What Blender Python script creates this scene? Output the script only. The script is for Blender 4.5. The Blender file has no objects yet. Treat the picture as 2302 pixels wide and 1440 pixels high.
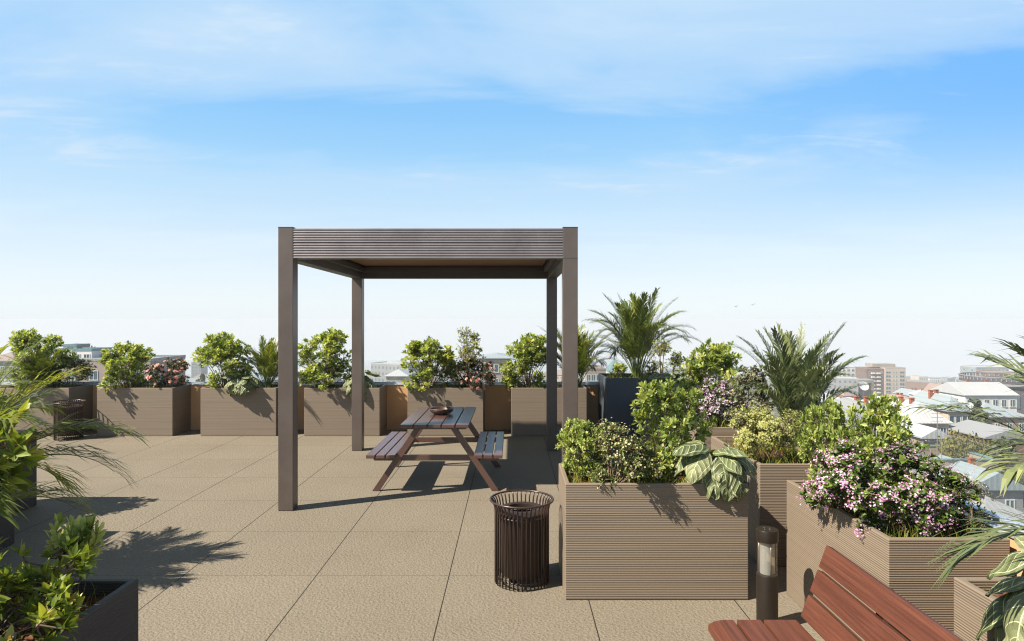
import bpy, bmesh, math, random
from mathutils import Vector, Matrix, Quaternion
R = math.radians
scn = bpy.context.scene
COL = scn.collection
rnd = random.Random(7)
CAMZ, FPX, CU, CV = 1.92, 1434.0, 1151.0, 720.0

# ------------------------------------------------------------------ helpers
def PX(u, Y): return (u - CU) * Y / FPX
def PZ(v, Y): return CAMZ - (v - CV) * Y / FPX

class MB:
    """collects geometry and links it as ONE mesh object"""
    def __init__(s):
        s.v = []; s.f = []; s.m = []; s.a = []; s.uv = None
    def add(s, vs, fs, m=0, a=0.5):
        o = len(s.v)
        s.v.extend(tuple(p) for p in vs)
        for f in fs:
            s.f.append(tuple(i + o for i in f)); s.m.append(m); s.a.append(a)
    def box(s, x0, x1, y0, y1, z0, z1, m=0, a=0.5):
        s.add([(x0,y0,z0),(x1,y0,z0),(x1,y1,z0),(x0,y1,z0),(x0,y0,z1),(x1,y0,z1),(x1,y1,z1),(x0,y1,z1)],
              [(0,3,2,1),(4,5,6,7),(0,1,5,4),(1,2,6,5),(2,3,7,6),(3,0,4,7)], m, a)
    def hexa(s, p, m=0, a=0.5):
        s.add(p, [(0,3,2,1),(4,5,6,7),(0,1,5,4),(1,2,6,5),(2,3,7,6),(3,0,4,7)], m, a)
    def obox(s, mat, sx, sy, sz, m=0, a=0.5):
        c = [(-1,-1,-1),(1,-1,-1),(1,1,-1),(-1,1,-1),(-1,-1,1),(1,-1,1),(1,1,1),(-1,1,1)]
        s.hexa([mat @ Vector((x*sx/2, y*sy/2, z*sz/2)) for x,y,z in c], m, a)
    def tube(s, pts, rad, n=6, m=0, a=0.5, closed=False, caps=True):
        pts = [Vector(p) for p in pts]
        if not hasattr(rad, '__len__'): rad = [rad]*len(pts)
        N = len(pts); vs = []; fs = []
        up = None
        for i in range(N):
            if closed: t = pts[(i+1)%N] - pts[i-1]
            else: t = pts[min(i+1,N-1)] - pts[max(i-1,0)]
            t = t.normalized() if t.length > 1e-9 else Vector((0,0,1))
            if up is None:
                up = t.orthogonal().normalized()
            up = (up - t*up.dot(t))
            up = up.normalized() if up.length > 1e-6 else t.orthogonal().normalized()
            b = t.cross(up)
            for k in range(n):
                an = 2*math.pi*k/n
                vs.append(pts[i] + (up*math.cos(an) + b*math.sin(an))*rad[i])
        for i in range(N if closed else N-1):
            j = (i+1) % N
            for k in range(n):
                k2 = (k+1) % n
                fs.append((i*n+k, i*n+k2, j*n+k2, j*n+k))
        if caps and not closed:
            fs.append(tuple(range(n-1,-1,-1))); fs.append(tuple((N-1)*n+k for k in range(n)))
        s.add(vs, fs, m, a)
    def lathe(s, prof, n=32, m=0, c=(0,0,0), closed=False, a=0.5):
        vs = []; fs = []
        P = len(prof)
        for k in range(n):
            an = 2*math.pi*k/n
            for r, z in prof: vs.append((c[0]+r*math.cos(an), c[1]+r*math.sin(an), c[2]+z))
        for k in range(n):
            k2 = (k+1) % n
            for i in range(P if closed else P-1):
                j = (i+1) % P
                fs.append((k*P+i, k2*P+i, k2*P+j, k*P+j))
        s.add(vs, fs, m, a)
    def disc(s, r, z, n=32, m=0, c=(0,0,0), up=True):
        vs = [(c[0]+r*math.cos(2*math.pi*k/n), c[1]+r*math.sin(2*math.pi*k/n), c[2]+z) for k in range(n)]
        s.add(vs, [tuple(range(n)) if up else tuple(range(n-1,-1,-1))], m)
    def build(s, name, mats, parent=None, smooth=False, bevel=0, loc=None, seg=2, angle=40):
        me = bpy.data.meshes.new(name)
        me.from_pydata(s.v, [], s.f)
        if not isinstance(mats, (list, tuple)): mats = [mats]
        for mt in mats: me.materials.append(mt)
        if len(mats) > 1: me.polygons.foreach_set('material_index', s.m)
        if smooth is True: me.polygons.foreach_set('use_smooth', [True]*len(s.f))
        at = me.attributes.new('var', 'FLOAT', 'FACE'); at.data.foreach_set('value', s.a)
        if s.uv:
            l = me.uv_layers.new(name='UVMap')
            idx = [0]*len(me.loops); me.loops.foreach_get('vertex_index', idx)
            flat = []
            for i in idx: flat.extend(s.uv[i])
            l.data.foreach_set('uv', flat)
        me.update()
        o = bpy.data.objects.new(name, me); COL.objects.link(o)
        if smooth == 'auto':
            me.polygons.foreach_set('use_smooth', [True]*len(s.f))
            try: me.set_sharp_from_angle(angle=R(angle))
            except Exception: pass
        if bevel:
            b = o.modifiers.new('bevel', 'BEVEL'); b.width = bevel; b.segments = seg
            b.limit_method = 'ANGLE'; b.angle_limit = R(35)
        if loc is not None: o.location = loc
        if parent is not None: o.parent = parent
        return o

def tag(o, label=None, cat=None, group=None, kind=None):
    if label: o['label'] = label
    if cat: o['category'] = cat
    if group: o['group'] = group
    if kind: o['kind'] = kind
    return o
def thing(name, label, cat, loc=(0,0,0), rz=0, group=None):
    o = bpy.data.objects.new(name, None); COL.objects.link(o)
    o.empty_display_size = 0.1
    o.location = loc; o.rotation_euler = (0,0,rz)
    return tag(o, label, cat, group)
def copy_tree(o, parent=None):
    c = o.copy(); COL.objects.link(c)
    if parent is not None: c.parent = parent
    for ch in list(o.children): copy_tree(ch, c)
    return c
PROTO_USED = {}
def place(proto, loc, rz=0, sc=1.0, label=None, group=None):
    """first use moves the prototype itself, later uses copy it"""
    k = proto.name
    if k in PROTO_USED: o = copy_tree(proto)
    else: o = proto; PROTO_USED[k] = 1
    o.location = loc; o.rotation_euler = (0,0,rz)
    o.scale = sc if hasattr(sc, '__len__') else (sc,sc,sc)
    if label: o['label'] = label
    if group: o['group'] = group
    elif 'group' in o: del o['group']
    return o

# ------------------------------------------------------------------ materials
class NT:
    def __init__(s, m): s.t = m.node_tree; s.n = s.t.nodes; s.l = s.t.links
    def new(s, ty, **kw):
        n = s.n.new(ty)
        for k, v in kw.items(): setattr(n, k, v)
        return n
    def link(s, a, b): s.l.new(a, b)
    def math(s, op, a, b=None, c=None, clamp=False):
        n = s.n.new('ShaderNodeMath'); n.operation = op; n.use_clamp = clamp
        for i, x in enumerate((a, b, c)):
            if x is None: continue
            if isinstance(x, (int, float)): n.inputs[i].default_value = x
            else: s.l.new(x, n.inputs[i])
        return n.outputs[0]
    def ramp(s, fac, stops):
        n = s.n.new('ShaderNodeValToRGB'); e = n.color_ramp.elements
        while len(e) < len(stops): e.new(0.5)
        for i, (p, c) in enumerate(stops):
            e[i].position = p; e[i].color = (*c, 1) if len(c) == 3 else c
        if fac is not None: s.l.new(fac, n.inputs[0])
        return n.outputs[0]
    def mix(s, fac, a, b, blend='MIX'):
        n = s.n.new('ShaderNodeMix'); n.data_type = 'RGBA'; n.blend_type = blend
        for sock, x in ((n.inputs[0], fac), (n.inputs[6], a), (n.inputs[7], b)):
            if isinstance(x, (int, float)): sock.default_value = x
            elif isinstance(x, tuple): sock.default_value = (*x, 1)
            else: s.l.new(x, sock)
        return n.outputs[2]
    def noise(s, vec, scale, detail=3, rough=0.5, dist=0.0):
        n = s.n.new('ShaderNodeTexNoise')
        n.inputs['Scale'].default_value = scale; n.inputs['Detail'].default_value = detail
        n.inputs['Roughness'].default_value = rough; n.inputs['Distortion'].default_value = dist
        if vec is not None: s.l.new(vec, n.inputs['Vector'])
        return n.outputs[0]
    def mapping(s, vec, scale=(1,1,1), loc=(0,0,0), rot=(0,0,0)):
        n = s.n.new('ShaderNodeMapping')
        n.inputs['Scale'].default_value = scale; n.inputs['Location'].default_value = loc; n.inputs['Rotation'].default_value = rot
        s.l.new(vec, n.inputs['Vector']); return n.outputs[0]
    def bump(s, h, strength=0.5, dist=0.01, normal=None):
        n = s.n.new('ShaderNodeBump'); n.inputs['Strength'].default_value = strength; n.inputs['Distance'].default_value = dist
        s.l.new(h, n.inputs['Height'])
        if normal is not None: s.l.new(normal, n.inputs['Normal'])
        return n.outputs[0]

def mat(name, col=(0.5,0.5,0.5), rough=0.5, metal=0.0, spec=0.5):
    m = bpy.data.materials.new(name); m.use_nodes = True
    b = m.node_tree.nodes['Principled BSDF']
    b.inputs['Base Color'].default_value = (*col, 1); b.inputs['Roughness'].default_value = rough
    b.inputs['Metallic'].default_value = metal; b.inputs['Specular IOR Level'].default_value = spec
    return m, NT(m), b
def simple(name, col, rough=0.6, metal=0.0, spec=0.4, var=0.15, scale=3.0, bumpd=0.0, bscale=80):
    """plain colour broken up with soft procedural mottling"""
    m, t, b = mat(name, col, rough, metal, spec)
    tc = t.new('ShaderNodeTexCoord')
    n = t.noise(tc.outputs['Object'], scale, 4, 0.6)
    lo = tuple(c*(1-var) for c in col); hi = tuple(min(1, c*(1+var)) for c in col)
    t.link(t.ramp(n, [(0.3, lo), (0.7, hi)]), b.inputs['Base Color'])
    if bumpd:
        t.link(t.bump(t.noise(tc.outputs['Object'], bscale, 3), 0.6, bumpd), b.inputs['Normal'])
    return m

def m_ribbed(name, col):
    m, t, b = mat(name, col, 0.62, 0, 0.35)
    tc = t.new('ShaderNodeTexCoord'); O = tc.outputs['Object']
    w = t.new('ShaderNodeTexWave'); w.wave_type = 'BANDS'; w.bands_direction = 'Z'; w.wave_profile = 'SIN'
    w.inputs['Scale'].default_value = 26.0; w.inputs['Distortion'].default_value = 0.0
    t.link(O, w.inputs['Vector'])
    streak = t.noise(t.mapping(O, (0.7, 0.7, 60)), 1.0, 3, 0.6)
    streak2 = t.noise(t.mapping(O, (0.25, 0.25, 14)), 1.0, 2, 0.5)
    amp = t.math('MULTIPLY_ADD', streak2, 1.5, -0.1)
    h = t.math('MULTIPLY', w.outputs['Fac'], amp)
    h = t.math('ADD', h, t.math('MULTIPLY', streak, 0.7))
    grain = t.noise(O, 260, 2)
    h2 = t.math('ADD', h, t.math('MULTIPLY', grain, 0.12))
    t.link(t.bump(h2, 0.55, 0.0045), b.inputs['Normal'])
    c1 = tuple(c*0.82 for c in col); c2 = tuple(c*1.14 for c in col)
    cc = t.ramp(streak, [(0.25, c1), (0.5, col), (0.78, c2)])
    blot = t.noise(O, 2.2, 4, 0.6)
    cc = t.mix(t.math('MULTIPLY', blot, 0.35), cc, tuple(c*0.8 for c in col))
    # groove bottoms of the extrusion in a darker tone
    cc = t.mix(t.math('MULTIPLY', t.math('SUBTRACT', 1.0, w.outputs['Fac']), 0.10), cc, tuple(c*0.5 for c in col))
    t.link(cc, b.inputs['Base Color'])
    return m

def m_floor():
    m, t, b = mat('terrace_paving', (0.3,0.26,0.19), 0.8, 0, 0.25)
    tc = t.new('ShaderNodeTexCoord'); O = tc.outputs['Object']
    n1 = t.noise(O, 52, 3, 0.55, 0.4); n2 = t.noise(O, 150, 2, 0.6); n3 = t.noise(O, 0.8, 4, 0.6)
    vo = t.new('ShaderNodeTexVoronoi'); vo.feature = 'SMOOTH_F1'; vo.inputs['Scale'].default_value = 62
    t.link(t.mapping(O, (1,1.25,1)), vo.inputs['Vector'])
    sx = t.new('ShaderNodeSeparateXYZ'); t.link(O, sx.inputs[0])
    def joint(val, off, w):
        f = t.math('FRACT', t.math('ADD', val, off))
        d = t.math('MINIMUM', f, t.math('SUBTRACT', 1.0, f))
        return t.math('LESS_THAN', d, w)
    jx = joint(sx.outputs[0], 0.473+10, 0.0036)
    jy = joint(sx.outputs[1], 0.20+10, 0.0022)
    j = t.math('MAXIMUM', jx, t.math('MULTIPLY', jy, 0.5))
    # each slab a slightly different tone
    fx = t.math('FLOOR', t.math('ADD', sx.outputs[0], 0.473+10)); fy = t.math('FLOOR', t.math('ADD', sx.outputs[1], 0.20+10))
    wn = t.new('ShaderNodeTexWhiteNoise'); wn.noise_dimensions = '2D'
    cb = t.new('ShaderNodeCombineXYZ'); t.link(fx, cb.inputs[0]); t.link(fy, cb.inputs[1]); t.link(cb.outputs[0], wn.inputs['Vector'])
    base = t.ramp(n3, [(0.25, (0.160,0.138,0.104)), (0.75, (0.190,0.165,0.126))])
    base = t.mix(t.math('MULTIPLY', wn.outputs['Value'], 0.22), base, (0.142,0.124,0.095))
    sp = t.ramp(n1, [(0.35, (0.62,0.62,0.62)), (0.6, (1.1,1.1,1.1))])
    base = t.mix(0.45, base, sp, 'MULTIPLY')
    spk = t.ramp(n2, [(0.3, (0.75,0.74,0.72)), (0.7, (1.12,1.12,1.1))])
    base = t.mix(0.5, base, spk, 'MULTIPLY')
    stain = t.ramp(t.noise(O, 1.7, 5, 0.7, 0.6), [(0.55, (1,1,1)), (0.8, (0.86,0.85,0.83))])
    base = t.mix(0.6, base, stain, 'MULTIPLY')
    base = t.mix(j, base, (0.02,0.018,0.015))
    t.link(base, b.inputs['Base Color'])
    h = t.math('ADD', t.math('MULTIPLY', n1, 1.0), t.math('MULTIPLY', vo.outputs['Distance'], -0.5))
    h = t.math('SUBTRACT', h, t.math('MULTIPLY', j, 1.0))
    t.link(t.bump(h, 0.9, 0.009), b.inputs['Normal'])
    return m

def m_wood(name, dark, light, axis='Y', rough=0.38, scale=1.0, spec=0.45):
    m, t, b = mat(name, dark, rough, 0, spec)
    tc = t.new('ShaderNodeTexCoord'); O = tc.outputs['Object']
    sc = {'X': (0.9,26,26), 'Y': (26,0.9,26)}[axis]
    sc = tuple(x*scale for x in sc)
    n = t.noise(t.mapping(O, sc), 1.0, 5, 0.65, 0.8)
    fine = t.noise(t.mapping(O, tuple(x*5 for x in sc)), 1.0, 3, 0.6)
    c = t.ramp(n, [(0.25, dark), (0.52, tuple((a+c2)/2 for a, c2 in zip(dark, light))), (0.8, light)])
    c = t.mix(0.35, c, t.ramp(fine, [(0.35, (0.45,0.45,0.45)), (0.6, (1.1,1.1,1.1))]), 'MULTIPLY')
    t.link(c, b.inputs['Base Color'])
    t.link(t.bump(fine, 0.5, 0.002), b.inputs['Normal'])
    rr = t.math('MULTIPLY_ADD', n, 0.25, rough-0.1); t.link(rr, b.inputs['Roughness'])
    return m

def m_powder(name, col, rough=0.45, metal=0.0, spec=0.5, bscale=420):
    """powder-coated metal: fine orange peel and faint dust"""
    m, t, b = mat(name, col, rough, metal, spec)
    tc = t.new('ShaderNodeTexCoord'); O = tc.outputs['Object']
    n = t.noise(O, bscale, 2); d = t.noise(O, 2.5, 5, 0.65)
    t.link(t.bump(n, 0.25, 0.0015), b.inputs['Normal'])
    t.link(t.ramp(d, [(0.3, tuple(c*0.86 for c in col)), (0.75, tuple(min(1, c*1.16+0.004) for c in col))]), b.inputs['Base Color'])
    t.link(t.math('MULTIPLY_ADD', d, 0.2, rough-0.1), b.inputs['Roughness'])
    return m

def m_leaf(name, stops, rough=0.42, transl=0.3, tcol=None, spec=0.45, fine=True):
    m, t, b = mat(name, stops[0][1], rough, 0, spec)
    at = t.new('ShaderNodeAttribute'); at.attribute_name = 'var'
    c = t.ramp(at.outputs['Fac'], stops)
    if fine:
        tc = t.new('ShaderNodeTexCoord')
        c = t.mix(0.5, c, t.ramp(t.noise(tc.outputs['Object'], 30, 3), [(0.3, (0.65,0.68,0.6)), (0.7, (1.2,1.15,1.1))]), 'MULTIPLY')
    t.link(c, b.inputs['Base Color'])
    tr = t.new('ShaderNodeBsdfTranslucent')
    t.link(t.mix(1.0, c, tcol or (1.6,1.5,0.5), 'MULTIPLY'), tr.inputs['Color'])
    mx = t.new('ShaderNodeMixShader'); mx.inputs[0].default_value = transl
    out = t.n['Material Output']
    t.link(b.outputs[0], mx.inputs[1]); t.link(tr.outputs[0], mx.inputs[2]); t.link(mx.outputs[0], out.inputs[0])
    return m

def m_veined():
    """heart leaf with pale ribs, drawn from the leaf's own coordinates"""
    m, t, b = mat('velvet_veined_leaf', (0.07,0.11,0.04), 0.5, 0, 0.4)
    uv = t.new('ShaderNodeUVMap'); sx = t.new('ShaderNodeSeparateXYZ'); t.link(uv.outputs[0], sx.inputs[0])
    s = t.math('ABSOLUTE', t.math('MULTIPLY_ADD', sx.outputs[0], 2.0, -1.0)); v = sx.outputs[1]
    tc = t.new('ShaderNodeTexCoord')
    wob = t.math('MULTIPLY_ADD', t.noise(tc.outputs['Object'], 9, 2), 0.05, -0.025)
    sw = t.math('ADD', s, t.math('MULTIPLY', wob, 0.5))
    mid = t.math('LESS_THAN', s, 0.03)
    g = t.math('SUBTRACT', t.math('MULTIPLY', t.math('ADD', v, wob), 5.0), t.math('MULTIPLY', t.math('POWER', s, 1.3), 1.7))
    f = t.math('FRACT', t.math('ADD', g, 10.0))
    dist = t.math('MINIMUM', f, t.math('SUBTRACT', 1.0, f))
    lat = t.math('MULTIPLY', t.math('LESS_THAN', dist, 0.036), t.math('LESS_THAN', s, 0.80))
    rim = t.math('LESS_THAN', t.math('ABSOLUTE', t.math('SUBTRACT', sw, 0.79)), 0.018)
    g2 = t.math('FRACT', t.math('ADD', t.math('ADD', t.math('MULTIPLY', v, 13.0), t.math('MULTIPLY', s, 5.0)), 10.0))
    fine = t.math('MULTIPLY', t.math('LESS_THAN', g2, 0.06), 0.35)
    veins = t.math('MAXIMUM', t.math('MAXIMUM', mid, lat), t.math('MAXIMUM', rim, fine))
    at = t.new('ShaderNodeAttribute'); at.attribute_name = 'var'
    basec = t.ramp(at.outputs['Fac'], [(0.0, (0.045,0.07,0.025)), (0.5, (0.105,0.13,0.055)), (1.0, (0.19,0.205,0.10))])
    bl = t.noise(tc.outputs['Object'], 14, 3)
    basec = t.mix(0.5, basec, t.ramp(bl, [(0.3, (0.6,0.65,0.6)), (0.7, (1.3,1.25,1.2))]), 'MULTIPLY')
    c = t.mix(veins, basec, (0.46,0.48,0.27))
    t.link(c, b.inputs['Base Color'])
    puff = t.math('SUBTRACT', t.math('MULTIPLY', dist, 1.2), t.math('MULTIPLY', veins, 0.2))
    t.link(t.bump(puff, 0.5, 0.02), b.inputs['Normal'])
    tr = t.new('ShaderNodeBsdfTranslucent'); t.link(t.mix(1.0, c, (1.3,1.4,0.6), 'MULTIPLY'), tr.inputs['Color'])
    mx = t.new('ShaderNodeMixShader'); mx.inputs[0].default_value = 0.15
    t.link(b.outputs[0], mx.inputs[1]); t.link(tr.outputs[0], mx.inputs[2]); t.link(mx.outputs[0], t.n['Material Output'].inputs[0])
    return m

def m_glass(name, tint=(0.93,0.96,0.96), refl=1.0, dust=0.05):
    m = bpy.data.materials.new(name); m.use_nodes = True; t = NT(m)
    for n in list(t.n): t.n.remove(n)
    out = t.new('ShaderNodeOutputMaterial')
    tr = t.new('ShaderNodeBsdfTransparent'); tr.inputs[0].default_value = (*tint, 1)
    gl = t.new('ShaderNodeBsdfGlossy'); gl.inputs['Roughness'].default_value = 0.02; gl.inputs[0].default_value = (refl,refl,refl,1)
    df = t.new('ShaderNodeBsdfDiffuse'); df.inputs[0].default_value = (0.75,0.78,0.8,1)
    lw = t.new('ShaderNodeLayerWeight'); lw.inputs[0].default_value = 0.5
    fr = t.math('MULTIPLY_ADD', t.math('POWER', lw.outputs['Facing'], 5.0), 0.35, 0.03)
    mx = t.new('ShaderNodeMixShader'); t.link(fr, mx.inputs[0]); t.link(tr.outputs[0], mx.inputs[1]); t.link(gl.outputs[0], mx.inputs[2])
    m2 = t.new('ShaderNodeMixShader'); m2.inputs[0].default_value = dust
    t.link(mx.outputs[0], m2.inputs[1]); t.link(df.outputs[0], m2.inputs[2]); t.link(m2.outputs[0], out.inputs[0])
    return m

def m_winwall(name, col, win, sx=3.0, sz=3.0):
    """far facade: plaster with rows of window openings as its surface pattern (metres)"""
    col = tuple(q*0.66 for q in col)
    m, t, b = mat(name, col, 0.85, 0, 0.2)
    tc = t.new('ShaderNodeTexCoord'); O = tc.outputs['Object']
    s = t.new('ShaderNodeSeparateXYZ'); t.link(O, s.inputs[0])
    def cell(val, per, a, c):
        f = t.math('FRACT', t.math('ADD', t.math('DIVIDE', val, per), 20.13))
        return t.math('MULTIPLY', t.math('GREATER_THAN', f, a), t.math('LESS_THAN', f, c))
    hx = t.math('MAXIMUM', cell(s.outputs[0], sx, 0.3, 0.7), 0.0)
    hz = cell(s.outputs[2], sz, 0.35, 0.8)
    k = t.math('MULTIPLY', hx, hz)
    geo = t.new('ShaderNodeNewGeometry'); sn = t.new('ShaderNodeSeparateXYZ'); t.link(geo.outputs['Normal'], sn.inputs[0])
    k = t.math('MULTIPLY', k, t.math('LESS_THAN', t.math('ABSOLUTE', sn.outputs[2]), 0.5))
    cc = t.mix(t.noise(O, 0.4, 4), tuple(c*0.8 for c in col), tuple(min(1,c*1.15) for c in col))
    t.link(t.mix(k, cc, win), b.inputs['Base Color'])
    return m

def m_roof(name, col, rust=0.25):
    col = tuple(q*0.60 for q in col)
    m, t, b = mat(name, col, 0.5, 0.0, 0.4)
    tc = t.new('ShaderNodeTexCoord'); O = tc.outputs['Object']
    w = t.new('ShaderNodeTexWave'); w.bands_direction = 'X'; w.inputs['Scale'].default_value = 0.5; t.link(O, w.inputs['Vector'])
    seam = t.math('GREATER_THAN', w.outputs['Fac'], 0.93)
    n = t.noise(O, 0.35, 5, 0.7)
    c = t.mix(t.ramp(n, [(0.5, (0,0,0)), (0.75, (rust,rust,rust))]), col, (0.30,0.20,0.15))
    c = t.mix(t.math('MULTIPLY', seam, 0.35), c, tuple(x*0.5 for x in col))
    c = t.mix(t.noise(O, 0.12, 3), c, tuple(x*0.75 for x in col))
    t.link(c, b.inputs['Base Color'])
    t.link(t.bump(w.outputs['Fac'], 0.3, 0.05), b.inputs['Normal'])
    return m

M = {}
M['floor'] = m_floor()
M['rib'] = m_ribbed('ribbed_composite', (0.190,0.150,0.110))
M['rib_shaded'] = m_ribbed('shaded_ribbed_composite', (0.055,0.047,0.042))  # darker copy of the ribbed composite, shade put into its colour
M['shadowed'] = m_powder('shadowed_blue_planter', (0.050,0.063,0.080), 0.5, 0.0, 0.6, 300)  # blue shade and sky reflection put into the colour of a beige planter
M['soil'] = simple('bark_mulch', (0.10,0.045,0.028), 0.95, 0, 0.1, 0.7, 45, 0.02, 60)
M['wall'] = simple('ochre_render', (0.50,0.30,0.165), 0.9, 0, 0.15, 0.06, 3, 0.002, 200)
M['coping'] = m_powder('coping_metal', (0.50,0.55,0.60), 0.3, 0.5)
M['glass'] = m_glass('balustrade_glass', (0.955,0.97,0.975), 1.0, 0.012)
M['pergola'] = m_powder('bronze_aluminium', (0.108,0.086,0.074), 0.40, 0.25, 0.5, 300)
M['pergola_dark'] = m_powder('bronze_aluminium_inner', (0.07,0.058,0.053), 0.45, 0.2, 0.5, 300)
M['fascia'] = m_powder('brushed_bronze_fascia', (0.21,0.19,0.195), 0.30, 0.45, 0.5, 300)
M['ceiling'] = m_wood('pergola_ceiling_boards', (0.16,0.068,0.026), (0.24,0.11,0.045), 'X', 0.6)
M['table'] = m_powder('reddish_brown_composite', (0.080,0.038,0.029), 0.34, 0.0, 0.6, 350)
M['table'].node_tree.nodes['Principled BSDF'].inputs['Coat Weight'].default_value = 0.45; M['table'].node_tree.nodes['Principled BSDF'].inputs['Coat Roughness'].default_value = 0.28
M['bowl'] = m_wood('turned_bowl_wood', (0.028,0.014,0.010), (0.095,0.046,0.027), 'X', 0.4, 1.5)
M['bin'] = m_powder('dark_bronze_steel', (0.050,0.030,0.024), 0.32, 0.35, 0.5, 300)
M['liner'] = m_powder('bin_liner_metal', (0.036,0.023,0.018), 0.4, 0.3)
M['bollard'] = m_powder('rough_bronze_coating', (0.022,0.016,0.011), 0.4, 0.4, 0.5, 150)
M['tube'] = m_glass('lamp_glass', (0.95,0.94,0.91), 1.0, 0.01)
M['diff'] = m_glass('lamp_diffuser', (0.9,0.82,0.70), 1.0, 0.28)
M['chrome'] = mat('lamp_core_metal', (0.35,0.30,0.25), 0.3, 0.7)[0]
M['bench'] = m_wood('oiled_mahogany', (0.045,0.013,0.007), (0.150,0.050,0.027), 'Y', 0.42)
M['bark'] = simple('twig_bark', (0.16,0.12,0.085), 0.85, 0, 0.2, 0.35, 30)
M['stalk'] = simple('green_stalk', (0.10,0.14,0.04), 0.5, 0, 0.4, 0.3, 12)
M['broad'] = m_leaf('broad_leaf', [(0, (0.055,0.095,0.018)), (0.35, (0.175,0.245,0.055)), (0.7, (0.32,0.385,0.115)), (1, (0.49,0.51,0.21))], 0.42, 0.40)
M['broadnear'] = m_leaf('glossy_broad_leaf', [(0, (0.045,0.075,0.012)), (0.45, (0.155,0.21,0.03)), (0.8, (0.30,0.34,0.065)), (0.96, (0.40,0.41,0.12)), (1, (0.22,0.14,0.04))], 0.42, 0.36, None, 0.25)
M['dark'] = m_leaf('small_dark_leaf', [(0, (0.018,0.035,0.008)), (0.5, (0.04,0.07,0.012)), (1, (0.12,0.16,0.02))], 0.4, 0.25)
M['rosel'] = m_leaf('rose_leaf', [(0, (0.02,0.03,0.010)), (0.5, (0.045,0.06,0.016)), (1, (0.10,0.10,0.03))], 0.45, 0.22)
M['pinkl'] = m_leaf('toothed_leaf', [(0, (0.03,0.06,0.009)), (0.5, (0.085,0.145,0.018)), (1, (0.19,0.26,0.04))], 0.45, 0.3)
M['sage'] = m_leaf('sage_leaf', [(0, (0.085,0.095,0.05)), (0.5, (0.17,0.18,0.10)), (1, (0.28,0.28,0.17))], 0.6, 0.2, (1.2,1.2,0.7))
M['airy'] = m_leaf('airy_leaf', [(0, (0.07,0.10,0.025)), (0.5, (0.17,0.205,0.06)), (1, (0.34,0.36,0.12))], 0.5, 0.35)
M['creaml'] = m_leaf('fine_leaf', [(0, (0.03,0.05,0.012)), (0.5, (0.095,0.125,0.03)), (1, (0.22,0.26,0.06))], 0.5, 0.25)
M['palm'] = m_leaf('palm_leaflet', [(0, (0.030,0.05,0.012)), (0.5, (0.105,0.14,0.028)), (1, (0.32,0.35,0.06))], 0.38, 0.25, fine=False)
M['palmbright'] = m_leaf('sunny_palm_leaflet', [(0, (0.045,0.075,0.018)), (0.5, (0.145,0.185,0.04)), (1, (0.36,0.385,0.10))], 0.45, 0.4, fine=False)
M['palmpale'] = m_leaf('dusty_palm_leaflet', [(0, (0.04,0.06,0.024)), (0.5, (0.125,0.155,0.062)), (1, (0.29,0.31,0.13))], 0.45, 0.2, (1.3,1.3,0.7), fine=False)
M['pink'] = m_leaf('pink_petal', [(0, (0.46,0.15,0.38)), (0.4, (0.62,0.33,0.53)), (0.75, (0.73,0.55,0.65)), (1, (0.78,0.72,0.74))], 0.6, 0.3, (1.1,1,1.05), 0.2, False)
M['lilac'] = m_leaf('lilac_petal', [(0, (0.45,0.25,0.46)), (0.5, (0.60,0.45,0.60)), (1, (0.72,0.64,0.70))], 0.6, 0.3, (1.1,1,1.05), 0.2, False)
M['rose'] = m_leaf('rose_petal', [(0, (0.58,0.26,0.22)), (0.5, (0.70,0.38,0.33)), (1, (0.78,0.55,0.48))], 0.6, 0.3, (1.1,1,1), 0.2, False)
M['cream'] = m_leaf('cream_petal', [(0, (0.50,0.40,0.19)), (0.5, (0.62,0.53,0.30)), (1, (0.72,0.66,0.46))], 0.6, 0.3, (1.1,1.05,0.8), 0.2, False)
M['lime'] = m_leaf('lime_blossom', [(0, (0.26,0.29,0.06)), (0.5, (0.42,0.43,0.14)), (1, (0.60,0.58,0.30))], 0.6, 0.35, (1.1,1.1,0.6), 0.2, False)
M['grass'] = m_leaf('grass_blade', [(0, (0.035,0.06,0.010)), (0.5, (0.12,0.15,0.018)), (1, (0.34,0.31,0.04))], 0.5, 0.35, fine=False)
M['vein'] = m_veined()
# ------------------------------------------------------------------ terrace
b = MB(); b.box(-13.5, 2.82, -7.0, 11.42, -26.0, 0.0)
tag(b.build('terrace_floor', M['floor']), 'beige textured concrete paving of the roof terrace', None, None, 'structure')

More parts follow.
